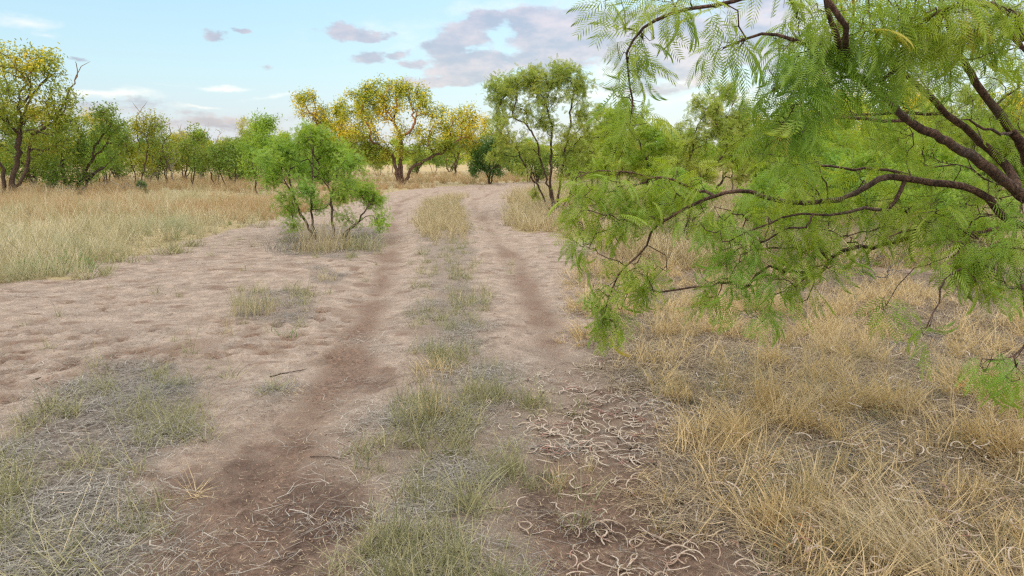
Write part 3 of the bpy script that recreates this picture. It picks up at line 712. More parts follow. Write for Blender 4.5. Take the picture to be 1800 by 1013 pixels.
px_tree('mesquite_tree', 'golden topped mesquite standing behind the bright young shrub', 43,
  [[(600,318),(596,280),(575,245),(548,205),(535,180)], [(605,318),(604,270),(600,230),(600,200)], [(610,318),(620,280),(635,250)]],
  [(530,172,20,14,16),(548,195,28,16,18),(575,210,28,22,20),(605,190,28,16,20),(622,220,36,22,24),(590,245,36,20,18),(640,200,24,18,14)], 'leaf_gold', 108, per=68, size=.17, spread=.18, r0=.013)
px_tree('mesquite_tree', 'broad golden mesquite with arching forked trunk at the bend of the track', 41,
  [[(704,326),(702,295),(706,262),(705,242),(690,215),(675,195)], [(706,300),(706,262),(706,243),(728,222),(725,190)], [(712,326),(722,300),(745,282),(775,268),(800,250),(830,232)], [(702,310),(690,275),(665,255),(645,240)]],
  [(640,170,26,18,24),(672,160,34,20,34),(712,162,34,20,34),(742,185,22,24,20),(690,195,34,18,20),(655,200,30,20,20),(640,245,34,26,24),(665,275,28,18,14),(775,205,30,20,24),(815,205,26,20,24),(790,235,36,20,24),(750,235,30,18,16),(830,235,18,24,12),(735,262,40,14,14),(650,262,40,18,26),(790,258,34,14,18),(620,250,26,18,14),(700,232,50,14,16)],
  'leaf_gold', 109, per=54, size=.17, spread=.18, r0=.014, ex=2.1, bark='bark_red')
px_tree('mesquite_tree', 'leaning mesquite with dark trunk seen past the right side of the bend', 58,
  [[(798,301),(800,280),(790,262),(775,250)], [(800,301),(806,275),(815,255)]],
  [(775,250,30,18,18),(815,245,30,20,22),(800,225,30,18,16),(840,255,26,20,16),(790,275,30,12,8)], 'leaf_far', 110, per=68, size=.19, spread=.22, r0=.016)
px_tree('evergreen_shrub', 'dense dark green shrub standing at the end of the track', 42,
  [[(860,322),(856,300),(848,280)], [(862,322),(868,295),(875,275)], [(861,322),(861,290),(862,262)]],
  [(858,262,22,24,30),(838,285,18,18,22),(885,275,16,24,22),(862,298,34,10,20),(875,250,12,14,10),(845,262,14,12,10)], 'leaf_dark', 111, per=80, size=.13, spread=.13, group='shrubs at the end of the track', cat='shrub', r0=.012)
px_tree('mesquite_tree', 'yellow lit mesquite behind the dark green shrub', 60,
  [[(868,300),(868,270),(866,240)], [(872,300),(890,265),(895,245)]],
  [(868,235,26,14,20),(890,255,24,18,18),(850,215,22,14,12),(845,255,20,20,12)], 'leaf_gold', 112, per=68, size=.2, spread=.24, r0=.016)
px_tree('mesquite_tree', 'tall airy mesquite with many bare lower stems right of the track', 19,
  [[(968,378),(950,335),(930,305),(908,262),(885,245)], [(972,378),(965,330),(952,285),(940,245),(925,215),(905,185)], [(975,378),(968,320),(968,270),(970,225),(958,180),(955,150)], [(978,378),(985,330),(992,280),(1000,230),(1005,180),(1010,150)], [(984,378),(1000,345),(1012,300),(1022,250)]],
  [(880,165,30,26,34),(900,145,36,26,40),(935,132,40,24,44),(985,130,42,22,46),(1018,150,28,28,34),(960,150,60,30,30),(1035,230,14,40,14),(875,205,20,30,16),(880,270,24,20,12),(1000,300,24,20,12),(1030,285,22,24,16),(950,215,40,30,22),(995,235,30,30,18),(905,190,38,24,28),(960,175,40,22,22),(1020,200,22,30,18),(890,235,26,26,20),(1010,262,28,24,16),(930,262,26,16,10),(918,300,20,16,8),(940,345,16,12,6,0)],
  'leaf_olive', 113, per=18, size=.12, spread=.08, shell=.7, r0=.005, step=.16, template=FEATHER, droop=.4)
px_tree('mesquite_tree', 'round green mesquite directly behind the tip of the long near branch', 17.5,
  [[(1128,385),(1132,345),(1140,310),(1130,270),(1120,240)], [(1122,385),(1100,345),(1085,310),(1075,280)], [(1132,385),(1150,345),(1165,300),(1175,270)]],
  [(1075,215,30,26,24),(1110,200,34,26,30),(1145,230,34,24,30),(1080,260,36,26,30),(1120,275,44,28,36),(1170,265,30,26,24),(1060,290,26,22,16),(1150,310,34,18,14)],
  'leaf_near', 114, per=20, size=.12, spread=.07, r0=.005, step=.16, template=FEATHER)
px_tree('mesquite_tree', 'thick stemmed mesquite with yellowish top behind the middle of the long near branch', 20,
  [[(1235,372),(1232,330),(1228,290),(1235,250)], [(1245,372),(1262,330),(1280,295),(1290,255)], [(1240,372),(1220,340),(1195,310),(1180,285)]],
  [(1275,165,26,22,26),(1240,190,34,24,30),(1300,200,28,26,26),(1265,230,44,28,36),(1215,240,36,28,28),(1320,250,36,30,30),(1240,290,54,26,34),(1310,300,40,22,22),(1190,290,30,22,14)],
  'leaf_olive', 115, per=20, size=.13, spread=.07, r0=.006, step=.17, template=FEATHER)
px_tree('mesquite_tree', 'green mesquite seen through the near branches right of the thick stemmed tree', 19,
  [[(1420,375),(1415,330),(1400,290),(1385,250)], [(1430,375),(1445,330),(1460,285)], [(1425,375),(1425,320),(1430,270)]],
  [(1390,215,40,28,30),(1430,240,48,30,36),(1480,265,40,30,30),(1380,270,40,30,28),(1430,295,60,28,36),(1490,310,40,22,20),(1350,300,30,24,16)],
  'leaf_near', 116, per=20, size=.13, spread=.07, r0=.006, step=.17, template=FEATHER)
px_tree('mesquite_tree', 'green mesquite standing behind the thick limbs of the near tree', 16,
  [[(1590,395),(1585,340),(1570,300)], [(1600,395),(1625,345),(1640,305)], [(1595,395),(1600,330),(1605,280)]],
  [(1560,245,48,32,34),(1620,250,50,34,36),(1600,300,70,30,44),(1530,300,36,28,22),(1680,300,40,34,26),(1620,345,60,20,20)],
  'leaf_near', 117, per=20, size=.12, spread=.07, r0=.006, step=.16, template=FEATHER)
px_tree('mesquite_tree', 'green mesquite at the right edge behind the near tree trunk', 15,
  [[(1765,400),(1760,350),(1745,310)], [(1775,400),(1800,350),(1815,310)]],
  [(1750,250,50,36,34),(1810,270,50,40,34),(1770,310,70,30,40),(1850,330,50,40,20)],
  'leaf_far', 118, per=35, size=.12, spread=.07, r0=.006, step=.16, template=FEATHER)
px_tree('mesquite_tree', 'far golden mesquite glowing through the gap above the near limbs', 44,
  [[(1500,300),(1500,260),(1490,220)], [(1505,300),(1520,250),(1530,215)]],
  [(1490,185,36,24,30),(1530,200,36,24,26),(1460,215,30,24,20),(1505,240,50,24,26)], 'leaf_gold', 119, per=68, size=.18, spread=.2, r0=.014)

# ------------------------------------------------------------------ more trees as copies
TREES = {o.name: o for o in scene.objects if o.parent is None and o.get('category') in ('tree', 'shrub') and o.type == 'EMPTY'}
def copy_tree(src, loc, rz, sc, label, group, cat='tree', sz=None):
    c = src.copy(); scene.collection.objects.link(c); c.location = loc; c.rotation_euler = (0, 0, rz); c.scale = (sc, sc, sz or sc)
    for ch in list(src.children):
        d = ch.copy(); scene.collection.objects.link(d); d.parent = c
    c['label'] = label; c['group'] = group; c['category'] = cat; return c
names = [n for n in TREES]
def where(u):
    for lim, w in ((80, 'behind the tall far left mesquite'), (200, 'behind the low forked mesquite'), (300, 'behind the thin stemmed yellow mesquite'), (380, 'behind the slender one stemmed mesquite'), (450, 'behind the many stemmed mesquite'),
                   (560, 'just left of the bright young shrub'), (690, 'behind the bright young shrub'), (800, 'behind the broad golden mesquite'), (900, 'behind the dark green shrub'), (1000, 'behind the tall airy mesquite'), (1110, 'behind the tip of the long near branch'),
                   (1250, 'behind the round green mesquite'), (1400, 'behind the middle of the long near branch'), (1550, 'behind the hanging leaves of the near mesquite'), (1700, 'behind the thick near limbs')):
        if u < lim: return w
    return 'at the right edge behind the near trunk'
def row(u, D): return ('green mesquite in the nearer row ' if D < 45 else 'smaller mesquite in the further row ')+where(u)
def src(i): return TREES[names[i]]
rc = np.random.default_rng(77)
# the row of trees beyond the meadow
for (u, v, D, i, sc) in [(70,332,36,1,1.0),(165,331,38,4,1.1),(200,330,40,2,.95),(300,322,44,4,1.0),(215,322,47,1,.9),(360,320,48,5,1.0),(435,320,50,1,.8),(505,318,48,5,.9),(385,330,38,4,.9),(-40,330,38,1,1.1),
        (560,314,55,7,.85),(905,312,60,1,1.0),(930,318,45,4,1.0),(1010,322,44,1,1.0),(1060,330,36,4,1.1),
        (1175,328,38,1,.95),(1110,322,46,5,1.1),(1330,330,36,4,1.2),(1345,322,42,1,1.1),(1380,328,40,2,1.1),(1555,330,36,1,1.1),(1640,328,38,4,1.2),(1700,330,34,1,1.2),(1790,330,40,7,1.1),(1850,330,32,1,1.1),(1290,318,50,7,.9),(1480,330,34,5,1.2),(1910,330,30,5,1.3)]:
    x = (u-900)/FOC*D*1.0
    copy_tree(src(i), (x, D, float(gz(x, D))-.03), rc.uniform(0, 6.28), sc*rc.uniform(.9, 1.1), row(u, D), 'mesquites in the row beyond the meadow')
for k in range(46):
    D = rc.uniform(33, 66); u = rc.uniform(-80, 1950)
    if 560 < u < 1000: continue
    x = (u-900)/FOC*D; i = int(rc.choice([1, 4, 5, 7, 1, 2]))
    copy_tree(src(i), (x, D, float(gz(x, D))-.03), rc.uniform(0, 6.28), rc.uniform(.7, 1.05), row(u, D), 'mesquites in the row beyond the meadow')
for (u, D, i) in [(1080,26,14),(1190,27,15),(1290,29,13),(1370,25,14),(1470,26,15),(1530,22,13),(1640,25,14),(1720,22,15),(1830,24,13),(1040,30,15),(1900,20,16)]:
    x = (u-900)/FOC*D; copy_tree(src(i), (x, D, float(gz(x, D))-.03), rc.uniform(0, 6.28), rc.uniform(.85, 1.15), 'leafy mesquite in the thicket '+where(u), 'mesquites in the thicket at right')
for (u, D, i, sc) in [(610,62,1,.95),(640,70,4,1.0),(668,58,4,.7),(700,74,5,1.1),(735,66,1,.8),(765,70,4,.9),(790,80,1,1.0),(845,66,4,.9),(880,74,1,1.0),(905,52,4,.8),(928,62,5,1.0),(585,52,4,.8),(945,44,1,.7),
        (60,44,0,.85),(150,46,0,.8),(285,44,1,.9),(330,52,0,.6),(415,44,1,.8),(455,52,0,.75),(500,44,4,1.1),(540,50,1,1.0),(190,36,5,.7)]:
    x = (u-900)/FOC*D; copy_tree(src(i), (x, D, float(gz(x, D))-.03), rc.uniform(0, 6.28), sc, 'leafy mesquite closing the view '+where(u), 'mesquites closing the view')
for (u, D, i, sc, lab) in [(1185,11.5,6,.62,'young mesquite in the dry grass behind the tip of the near branches'),(1345,10.5,6,.60,'young mesquite in the dry grass below the middle of the long branch'),(1520,11.5,6,.75,'young mesquite in the dry grass under the thick near limbs'),(1690,10,6,.62,'young mesquite near the right edge under the near tree'),
        (1420,13.5,6,.9,'taller young mesquite behind the long near branch'),(1610,14,6,.9,'taller young mesquite behind the thick near limbs')]:
    x = (u-900)/FOC*D; copy_tree(src(i), (x, D, float(gz(x, D))-.02), rc.uniform(0, 6.28), sc, lab, 'young mesquites under the near tree', 'shrub')
for k in range(60):
    D = rc.uniform(70, 150); a = rc.uniform(-.72, .75); x = D*math.tan(a)
    if -.25 < a < .12 and D < 95: continue
    i = int(rc.choice([1, 4, 5, 9, 2])); sc = rc.uniform(.8, 1.25)
    copy_tree(src(i), (x, D, float(gz(x, D))-.03), rc.uniform(0, 6.28), sc, 'small distant mesquite on the horizon '+where(900+FOC*math.tan(a)), 'distant trees on the horizon')
# low shrubs
for (u, v, i, sc, lab) in [(835,318,10,.35,'small round green bush at the foot of the broad golden tree'),(620,352,10,.30,'small dark bush in the meadow behind the bright young shrub'),
        (90,338,10,.35,'low dark green bush between the two left hand tree trunks'),(255,345,10,.22,'low bush in the brown grass below the thin stemmed mesquite')]:
    g = G(u, v); copy_tree(src(i), (g[0], g[1], float(gz(*g))-.02), rc.uniform(0, 6), sc, lab, 'low bushes in the meadow', 'bush')
# bare dead trees
def bare_tree(name, label, D, base, limbs, seed, group='leafless trees and dead brush'):
    rng = np.random.default_rng(seed); t = Tree(); b = P(*base, D); b[2] = float(gz(b[0], b[1]))-.05
    root = t.add(b, -1, False)
    for l in limbs: t.path([P(q[0], q[1], D+rng.uniform(-.6, .6)) for q in l], root, rng, .3, .05, .3)
    n0 = len(t.p); L = []
    for l in limbs:
        q = l[-1]; s = D/FOC; L.append((P(q[0], q[1], D), (14*s, 14*s, 12*s), 16)); q = l[-2]; L.append((P(q[0], q[1], D), (16*s, 16*s, 12*s), 8))
    t.connect(sample_lumps(rng, L), rng, .25, .25, .2); t.radii(.006, 2.2)
    e = bpy.data.objects.new(name, None); scene.collection.objects.link(e); e.location = b; tag(e, label, 'tree', group)
    V, F_ = t.tubes(5, .08, rng); link('trunk', mesh_np('trunk', V-b, F_, MAT['bark_grey'], smooth=True), e); return e
bare_tree('dead_tree', 'leafless grey tree sticking up behind the left mesquites', 40, (305,322), [[(303,290),(310,262),(318,235)], [(300,290),(292,262),(284,240)], [(306,290),(330,262),(345,240)]], 5)
bare_tree('dead_tree', 'leafless twiggy tree left of the row of yellowish trees', 46, (352,318), [[(352,285),(356,255),(362,225)], [(350,285),(340,255),(330,230)], [(353,285),(375,258),(388,232)]], 6)
bare_tree('dead_tree', 'reddish leafless tree top above the second tree from left', 44, (246,322), [[(245,280),(243,240),(247,205)], [(245,280),(250,240),(262,196)]], 8)

# far woods: one low mass along the horizon
rw = np.random.default_rng(5); n = 30000
a = rw.uniform(-.85, .85, n); D = rw.uniform(170, 260, n); X = D*np.tan(a); hh = 3.2+2.6*fbm(X*.03, D*.02, 44)+1.8*fbm(X*.15, D*.1, 45)
Z = rw.random(n)**.8*hh*sstep(fbm(X*.02, D*.02, 48), .22, .5)
V, F_, T_ = stamp(CARD[0]*np.array([1, 2.2, 1]), CARD[1], rotmats(rw, n, .1), np.stack([X, D, Z], -1), rw.uniform(.7, 1.3, n), rw.random(n))
tag(link('woods', mesh_np('woods', V, F_, MAT['leaf_far'], dict(tint=T_))), 'dark green woodland along the horizon', 'woodland', kind='stuff')

# ------------------------------------------------------------------ the near mesquite at right
rn = np.random.default_rng(2024)
t = Tree(); base = np.array([3.55, 3.95, float(gz(3.55, 3.95))-.06])
tr = t.path([base, (3.42, 3.9, .45), (3.18, 3.82, .85), (3.05, 3.72, 1.15)], -1, rn, .1, .004, .9, rfix=(.105, .07))
fork = tr[-1]
tr2 = t.path([(3.4, 3.6, 1.5), (3.3, 3.3, 2.1), (3.1, 2.9, 2.7), (2.7, 2.6, 3.1), (2.2, 2.5, 3.35)], fork, rn, .1, .006, .2, rfix=(.055, .03))
def near(j, pts, r, att=0., wig=.004): return t.path([P(*q) for q in pts], j, rn, .07, wig, att, rfix=r)
mainN = {}
# thick diagonal limb
B = near(fork, [(1800,345,3.5),(1740,300,3.35),(1690,263,3.25),(1640,236,3.1),(1592,206,3.0),(1560,176,2.9),(1530,152,2.8),(1500,130,2.7),(1468,116,2.65),(1425,85,2.6),(1370,62,2.6),(1310,68,2.65),(1272,84,2.7)], (.035, .004), .1)
def nearest(u, v, Y, ids):
    q = P(u, v, Y); return min(ids, key=lambda i: np.linalg.norm(t.p[i]-q))
near(nearest(1500,130,2.7,B), [(1488,105,2.66),(1476,84,2.6),(1460,40,2.55),(1450,-10,2.5)], (.016, .006))
Bt = near(nearest(1500,130,2.7,B), [(1475,30,2.4),(1420,-25,2.4),(1330,-10,2.45),(1250,8,2.5),(1185,22,2.55),(1130,48,2.6),(1102,95,2.62),(1108,150,2.65),(1114,205,2.65)], (.012, .003))
D_ = near(nearest(1780,335,3.5,B), [(1772,292,3.6),(1735,260,3.6),(1700,226,3.55),(1662,198,3.5),(1625,160,3.45),(1575,118,3.4),(1560,70,3.35),(1545,10,3.3)], (.024, .008))
near(nearest(1662,198,3.5,D_), [(1600,198,3.5),(1540,200,3.5),(1470,204,3.5),(1430,215,3.5)], (.009, .004))
E_ = near(fork, [(1815,300,3.7),(1800,265,3.6),(1780,232,3.5),(1752,195,3.45),(1724,160,3.4),(1700,118,3.3),(1682,80,3.2),(1662,25,3.1),(1650,-30,3.0)], (.029, .010))
near(nearest(1780,232,3.5,E_), [(1765,235,3.4),(1730,225,3.3),(1690,205,3.2)], (.009, .004))
F1 = near(tr2[int(len(tr2)*.45)], [(1830,70,3.0),(1790,28,2.9),(1755,14,2.8),(1715,4,2.7),(1660,18,2.6),(1605,48,2.6),(1570,60,2.6)], (.030, .006))
near(nearest(1755,14,2.8,F1), [(1762,40,2.8),(1785,70,2.8),(1812,100,2.8)], (.016, .009))
# long low branch
A = near(fork, [(1790,395,3.65),(1735,350,3.6),(1690,326,3.6),(1640,320,3.6),(1590,316,3.6),(1545,314,3.6),(1522,326,3.62),(1495,345,3.65),(1450,356,3.7),(1395,357,3.75),(1340,344,3.8),(1300,338,3.8),(1258,345,3.85),(1225,357,3.9),(1190,375,3.9),(1158,396,3.9),(1143,408,3.9),(1138,432,3.9),(1115,455,3.88),(1088,482,3.85),(1072,520,3.82),(1062,560,3.8)], (.024, .003), .25)
near(nearest(1590,316,3.6,A), [(1560,368,3.55),(1520,366,3.5),(1490,372,3.5),(1455,379,3.5),(1410,376,3.5),(1375,385,3.5),(1330,400,3.5),(1290,420,3.5)], (.011, .003))
near(nearest(1258,345,3.85,A), [(1215,330,4.0),(1185,318,4.0),(1140,310,4.0),(1095,302,4.0),(1050,300,4.0),(1015,310,4.0)], (.009, .003))
near(nearest(1690,326,3.6,A), [(1640,320,3.9),(1560,300,4.0),(1500,298,4.1),(1440,290,4.1),(1380,275,4.1),(1330,272,4.1)], (.012, .004))
near(nearest(1790,395,3.65,A), [(1740,405,3.5),(1680,414,3.4),(1640,410,3.4),(1605,402,3.35),(1560,420,3.3)], (.013, .004))
near(nearest(1790,395,3.65,A), [(1770,440,3.3),(1740,455,3.2),(1700,470,3.1),(1665,490,3.0),(1650,530,2.95),(1630,575,2.9)], (.012, .003))
near(nearest(1770,440,3.3,range(len(t.p)-30, len(t.p))), [(1800,520,2.9),(1810,590,2.8),(1780,625,2.75),(1735,635,2.75)], (.009, .003))
near(nearest(1800,265,3.6,E_), [(1850,200,3.5),(1880,120,3.3),(1870,40,3.1)], (.03, .012))
n_main = len(t.p)
NL = [ # u, v, Y, ru, rv, n
 (1180,0,2.6,110,22,30),(1105,70,2.62,36,34,18),(1108,145,2.65,22,50,16),(1114,215,2.65,12,32,9),(1280,80,2.7,34,40,16),(1062,2,2.6,24,20,6),
 (1415,70,2.6,70,80,62),(1400,150,2.65,60,90,52),(1390,225,2.8,50,60,50),(1520,40,2.6,110,70,90),(1500,110,2.7,90,60,50),(1600,20,2.5,120,50,50),(1730,40,2.6,80,70,40),(1560,-10,3.4,200,60,60),(1645,60,3.1,100,90,70),(1750,120,3.5,80,110,64),
 (1570,150,3.5,90,60,50),(1450,190,3.2,70,60,40),(1650,210,3.9,80,60,34),(1400,290,3.6,60,50,40),(1750,300,4.0,70,60,36),(1790,210,3.9,50,60,30),(1620,300,3.9,80,50,34),(1560,250,3.7,70,50,34),(1690,20,2.6,90,50,40),
 (1040,315,4.0,55,30,44),(1015,355,4.0,30,45,26),(1018,410,3.95,22,45,18),(1100,335,4.0,60,45,60),(1080,380,3.95,50,40,36),(1190,315,4.0,60,34,36),(1150,360,3.95,50,34,30),(1040,430,3.95,22,30,8),
 (1100,480,3.88,40,34,34),(1072,535,3.85,34,36,36),(1062,580,3.82,18,20,12),(1135,510,3.85,28,36,18),(1150,470,3.9,30,30,12),(1045,510,3.85,25,20,10),
 (1250,385,3.7,70,36,44),(1330,420,3.6,90,50,54),(1300,470,3.55,80,50,38),(1380,490,3.5,70,50,34),(1240,500,3.6,40,30,18),(1330,550,3.5,30,24,12),(1240,545,3.55,22,20,7),(1425,410,3.5,70,44,50),(1400,340,3.8,90,36,40),(1440,470,3.4,40,40,18),
 (1500,340,3.7,70,30,26),(1540,395,3.5,56,40,26),(1600,370,3.4,56,40,30),(1690,380,3.3,80,50,50),(1690,440,3.1,70,40,40),(1760,490,3.0,60,34,30),(1780,440,3.0,50,50,30),(1627,590,2.9,16,26,7),(1740,640,2.75,50,22,16),(1790,655,2.7,40,22,10),(1550,520,3.2,20,18,4),
 (1560,-90,2.7,300,70,70),(1900,60,3.0,90,150,50),(1900,350,3.2,80,130,40)]
NLs = [L3(u, v, Y, ru, rv, max(4, int(n*(.80 if u > 1340 else .85))), max(60, min(ru, rv)*1.3)) for (u, v, Y, ru, rv, n) in NL]
T_ = sample_lumps(rn, NLs, .5)
T_ = T_[T_[:, 2] > .3]
t.connect(T_, rn, .07, .20, .10, .05, 3, .35)
t.radii(.0013, 2.1)
t.r = np.array([f if f > 0 else min(r, .010) for f, r in zip(t.fix, t.r)])
# hanging feathery leaves in several forms
Vs = []; rl = np.random.default_rng(9)
tips = list(t.tips)
for k, (pairs, bend) in enumerate([(12, .7), (13, 1.1), (11, .3), (12, 1.5)]):
    tm = pinna_tmpl(pairs, .0019, .036, .115, bend, rl)
    Vs.append(leaves_for(t, rl, 1.35, .012, 1.0, .8, tm, tips[k::4], (.85, 1.4)))
nearE = bpy.data.objects.new('mesquite_tree', None); scene.collection.objects.link(nearE); nearE.location = base
tag(nearE, 'large near mesquite at right, feathery hanging leaves and reddish brown limbs filling the upper corner', 'tree', GRP)
V, F_ = t.tubes(8, .05, rn); link('trunk', mesh_np('trunk', V-base, F_, MAT['bark_red'], smooth=True), nearE)
V, F_, T_ = join(Vs); link('crown', mesh_np('crown', V-base, F_, MAT['leaf_near'], dict(tint=T_)), nearE)
print('near leaves quads', len(F_))

# ------------------------------------------------------------------ seed pods
def pod_mesh(rng, i):
    n = 16; L = rng.uniform(.08, .17); k = rng.uniform(.6, 3.6)*rng.choice([-1, 1]); s_shape = rng.random() < .3
    t_ = np.linspace(0, 1, n+1); a = 0; p = [np.array([0, 0, .0055])]
    for j in range(n):
        kk = k*(1 if not s_shape else (1 if j < n*.55 else -1))*(1.2 if .2 < j/n < .8 else .6); a += kk/n
        p.append(p[-1]+np.array([cos(a), sin(a), 0])*L/n)
    p = np.array(p); p[:, 2] += np.sin(t_*pi*rng.uniform(1, 2))*rng.uniform(0, .012); p[:, :2] -= p[:, :2].mean(0)
    r = .0030*(1+.16*np.cos(t_*2*pi*8))*np.minimum(1, np.minimum(t_*9+.35, (1-t_)*7+.2))*rng.uniform(.85, 1.15)
    T = np.gradient(p, axis=0); T /= np.linalg.norm(T, axis=1)[:, None]; sd = np.cross(T, [0, 0, 1.]); ang = np.linspace(0, 2*pi, 6, endpoint=False)
    V = p[:, None]+r[:, None, None]*(np.cos(ang)[None, :, None]*sd[:, None]*1.15+np.sin(ang)[None, :, None]*np.array([0, 0, .8]))
    b = np.arange(6); nb = (b+1) % 6
    F = np.vstack([np.stack([q*6+b, q*6+nb, (q+1)*6+nb, (q+1)*6+b], -1) for q in range(n)])
    V = V.reshape(-1, 3); V[:, 2] = np.maximum(V[:, 2], .001)
    return V, F
rp = np.random.default_rng(31)
PODV = [pod_mesh(rp, i) for i in range(18)]
def pod_shape(V):
    c = V.reshape(17, 6, 3).mean(1)[:, :2]; seg = np.linalg.norm(np.diff(c, axis=0), axis=1).sum(); r = np.linalg.norm(c[-1]-c[0])/seg
    d = np.diff(c, axis=0); cr_ = d[:-1, 0]*d[1:, 1]-d[:-1, 1]*d[1:, 0]
    if (cr_ > 1e-7).sum() > 3 and (cr_ < -1e-7).sum() > 3: return 'S curved'
    return 'tightly hooked' if r < .62 else ('bow shaped' if r < .88 else 'nearly straight')
PODS_ = [pod_shape(v) for v, f in PODV]
PODM = [mesh_np('seed_pod', v, f, MAT['pod'], smooth=True) for v, f in PODV]
regs = [([(930,650),(1050,628),(1140,650),(1200,740),(1200,790),(1100,800),(930,790)], 320, 0), ([(930,800),(1150,790),(1300,880),(1500,1040),(1010,1040),(990,900)], 150, 0),
        ([(1100,610),(1400,610),(1790,650),(1830,1040),(1450,1040),(1230,830),(1160,700)], 260, 1), ([(1250,860),(1500,800),(1800,800),(1830,1040),(1480,1040)], 55, 1), ([(1000,640),(1150,660),(1190,760),(1000,760)], 60, 0), ([(740,850),(960,840),(960,930),(760,910)], 10, 0), ([(850,700),(960,680),(970,780),(860,770)], 12, 0)]
pods = [(645,880,0),(128,878,2),(290,1010,2),(660,905,0),(700,1000,0)]
for pg, n, kd in regs:
    pg = np.array(pg, float); c = 0
    while c < n:
        u = rp.uniform(pg[:, 0].min(), pg[:, 0].max()); v = rp.uniform(pg[:, 1].min(), pg[:, 1].max())
        if inside(np.array([u]), np.array([v]), pg)[0]: pods.append((u, v, kd)); c += 1
pods.sort(key=lambda q: -q[1])
LAB = {0: 'curved pale seed pod lying on the bare earth beside the right wheel rut', 1: 'curved pale seed pod lying in the golden straw under the near tree', 2: 'single curved seed pod lying in the grey grass at lower left'}
GR = {0: 'seed pods on the bare earth', 1: 'seed pods in the straw', 2: 'seed pods at lower left'}
rest = []
for i, (u, v, kd) in enumerate(pods):
    g = G(u, v); k = int(rp.integers(0, 18)); z = float(gz(*g))+rp.uniform(.004, .012)+(rp.uniform(.02, .09) if kd == 1 else 0); rz = rp.uniform(0, 6.28); sc = rp.uniform(.8, 1.15)
    if i < 300:
        o = link('seed_pod', PODM[k], None, (g[0], g[1], z)); o.rotation_euler = (rp.normal(0, .06), rp.normal(0, .06), rz); o.scale = (sc,)*3
        where = 'near the bottom edge' if v > 900 else ('in the middle of the pod patch' if v > 760 else 'at the far end of the pod patch')
        tag(o, f'{PODS_[k]} pale seed pod '+('in the golden straw ' if kd == 1 else 'on bare earth ')+where if kd < 2 else [None, None, f'{PODS_[k]} single seed pod in the grey grass at lower left' if u < 200 else 'single seed pod alone on dark earth at the bottom edge'][2], 'seed pod', GR[kd])
    else:
        V, F_ = PODV[k]; c_, s_ = cos(rz), sin(rz); Rz = np.array([[c_, -s_, 0], [s_, c_, 0], [0, 0, 1]]); rest.append((V@Rz.T*sc+np.array([g[0], g[1], z]), F_, np.zeros(len(V))))
V, F_, _ = join(rest); tag(link('seed_pods', mesh_np('seed_pods', V, F_, MAT['pod'], smooth=True)), 'further seed pods strewn thickly at the far end of the pod patch', 'seed pods', kind='stuff')

# ------------------------------------------------------------------ single grass tufts
rt_ = np.random.default_rng(404)
def tuft(label, u, v, mat, spec, name='grass_tuft', cat='grass tuft', group='single grass tufts', az=None):
    g = G(u, v); d = np.hypot(*g); k = 1+.03*d
    V, F_, T_ = join([blades(rt_, *s[:5], s[5], s[6], 5, az0=az if len(s) > 7 and s[7] else None, azs=.75, head=s[8] if len(s) > 8 else 0) for s in spec])
    o = link(name, mesh_np(name, V, F_, MAT[mat], dict(tint=T_)), None, (g[0], g[1], float(gz(*g)))); tag(o, label, cat, group); return o
def S(n, l0, l1, w, a0, a1, r, c, dirn=False, head=0): return (n, (l0, l1), w, (a0, a1), r, c, None, dirn, head)
# reorder helper: blades(rng, n, L, W, lean, r0, curl)
def tuft(label, u, v, mat, spec, name='grass_tuft', cat='grass tuft', group='single grass tufts', az=0.):
    g = G(u, v); parts = []
    for (n, L, W, lean, r, c, _, dirn, head) in spec:
        parts.append(blades(rt_, n, L, W, lean, r, c, 5, az0=az if dirn else None, azs=.6, head=head))
    V, F_, T_ = join(parts)
    o = link(name, mesh_np(name, V, F_, MAT[mat], dict(tint=T_)), None, (g[0], g[1], float(gz(*g)))); tag(o, label, cat, group); return o
big = lambda w=.0046: [S(90,.10,.26,w,.2,1.1,.07,.9), S(26,.22,.40,w*.85,.15,.9,.05,.8,False,.5)]
tuft('large sprawling grey green tuft in the centre foreground beside the seed pods', 822, 885, 'greengrey', big()+[S(10,.3,.42,.003,.4,1.2,.05,.6)])
tuft('small yellow tuft at the left edge of the seed pods', 985, 838, 'ochre', [S(50,.06,.16,.003,.2,1.1,.03,.5)])
tuft('pale upright small tuft between seed pods beside the yellow tuft', 1035, 815, 'straw', [S(40,.06,.14,.003,.1,.7,.02,.5)])
tuft('green tuft with tall curved straw stalks at the bottom edge left of centre', 640, 965, 'greengrey', [S(70,.08,.2,.0035,.3,1.2,.06,.8), S(7,.35,.5,.003,.2,.6,.04,1.0,False,.4)])
tuft('second green tuft at the bottom edge, below the tall curved stalks', 590, 1005, 'greengrey', [S(70,.08,.18,.0035,.3,1.2,.08,.7)])
tuft('flat spreading yellow green tuft alone on the dark earth of the left rut', 338, 868, 'ochre', [S(60,.08,.17,.0035,.9,1.5,.03,.3), S(5,.2,.3,.003,1.,1.4,.02,.3)])
tuft('upright straw coloured tuft on bare earth left of the left wheel rut', 445, 553, 'straw', [S(120,.15,.34,.005,.03,.5,.22,.5), S(30,.1,.2,.005,.3,1.,.25,.7)])
tuft('low olive tuft right behind the upright straw coloured tuft', 515, 533, 'greengrey', [S(90,.08,.18,.005,.1,.8,.28,.6)])
tuft('few thin pale stalks standing alone left of the track', 402, 592, 'straw', [S(14,.2,.38,.0035,.02,.35,.05,.3), S(20,.05,.1,.004,.4,1.2,.08,.5)])
tuft('big grey green tuft with long leaning straw stalks in the left foreground', 245, 735, 'greengrey', [S(110,.10,.24,.0035,.2,1.2,.16,.8), S(24,.28,.5,.0034,.2,1.0,.12,.5,False,.4)])
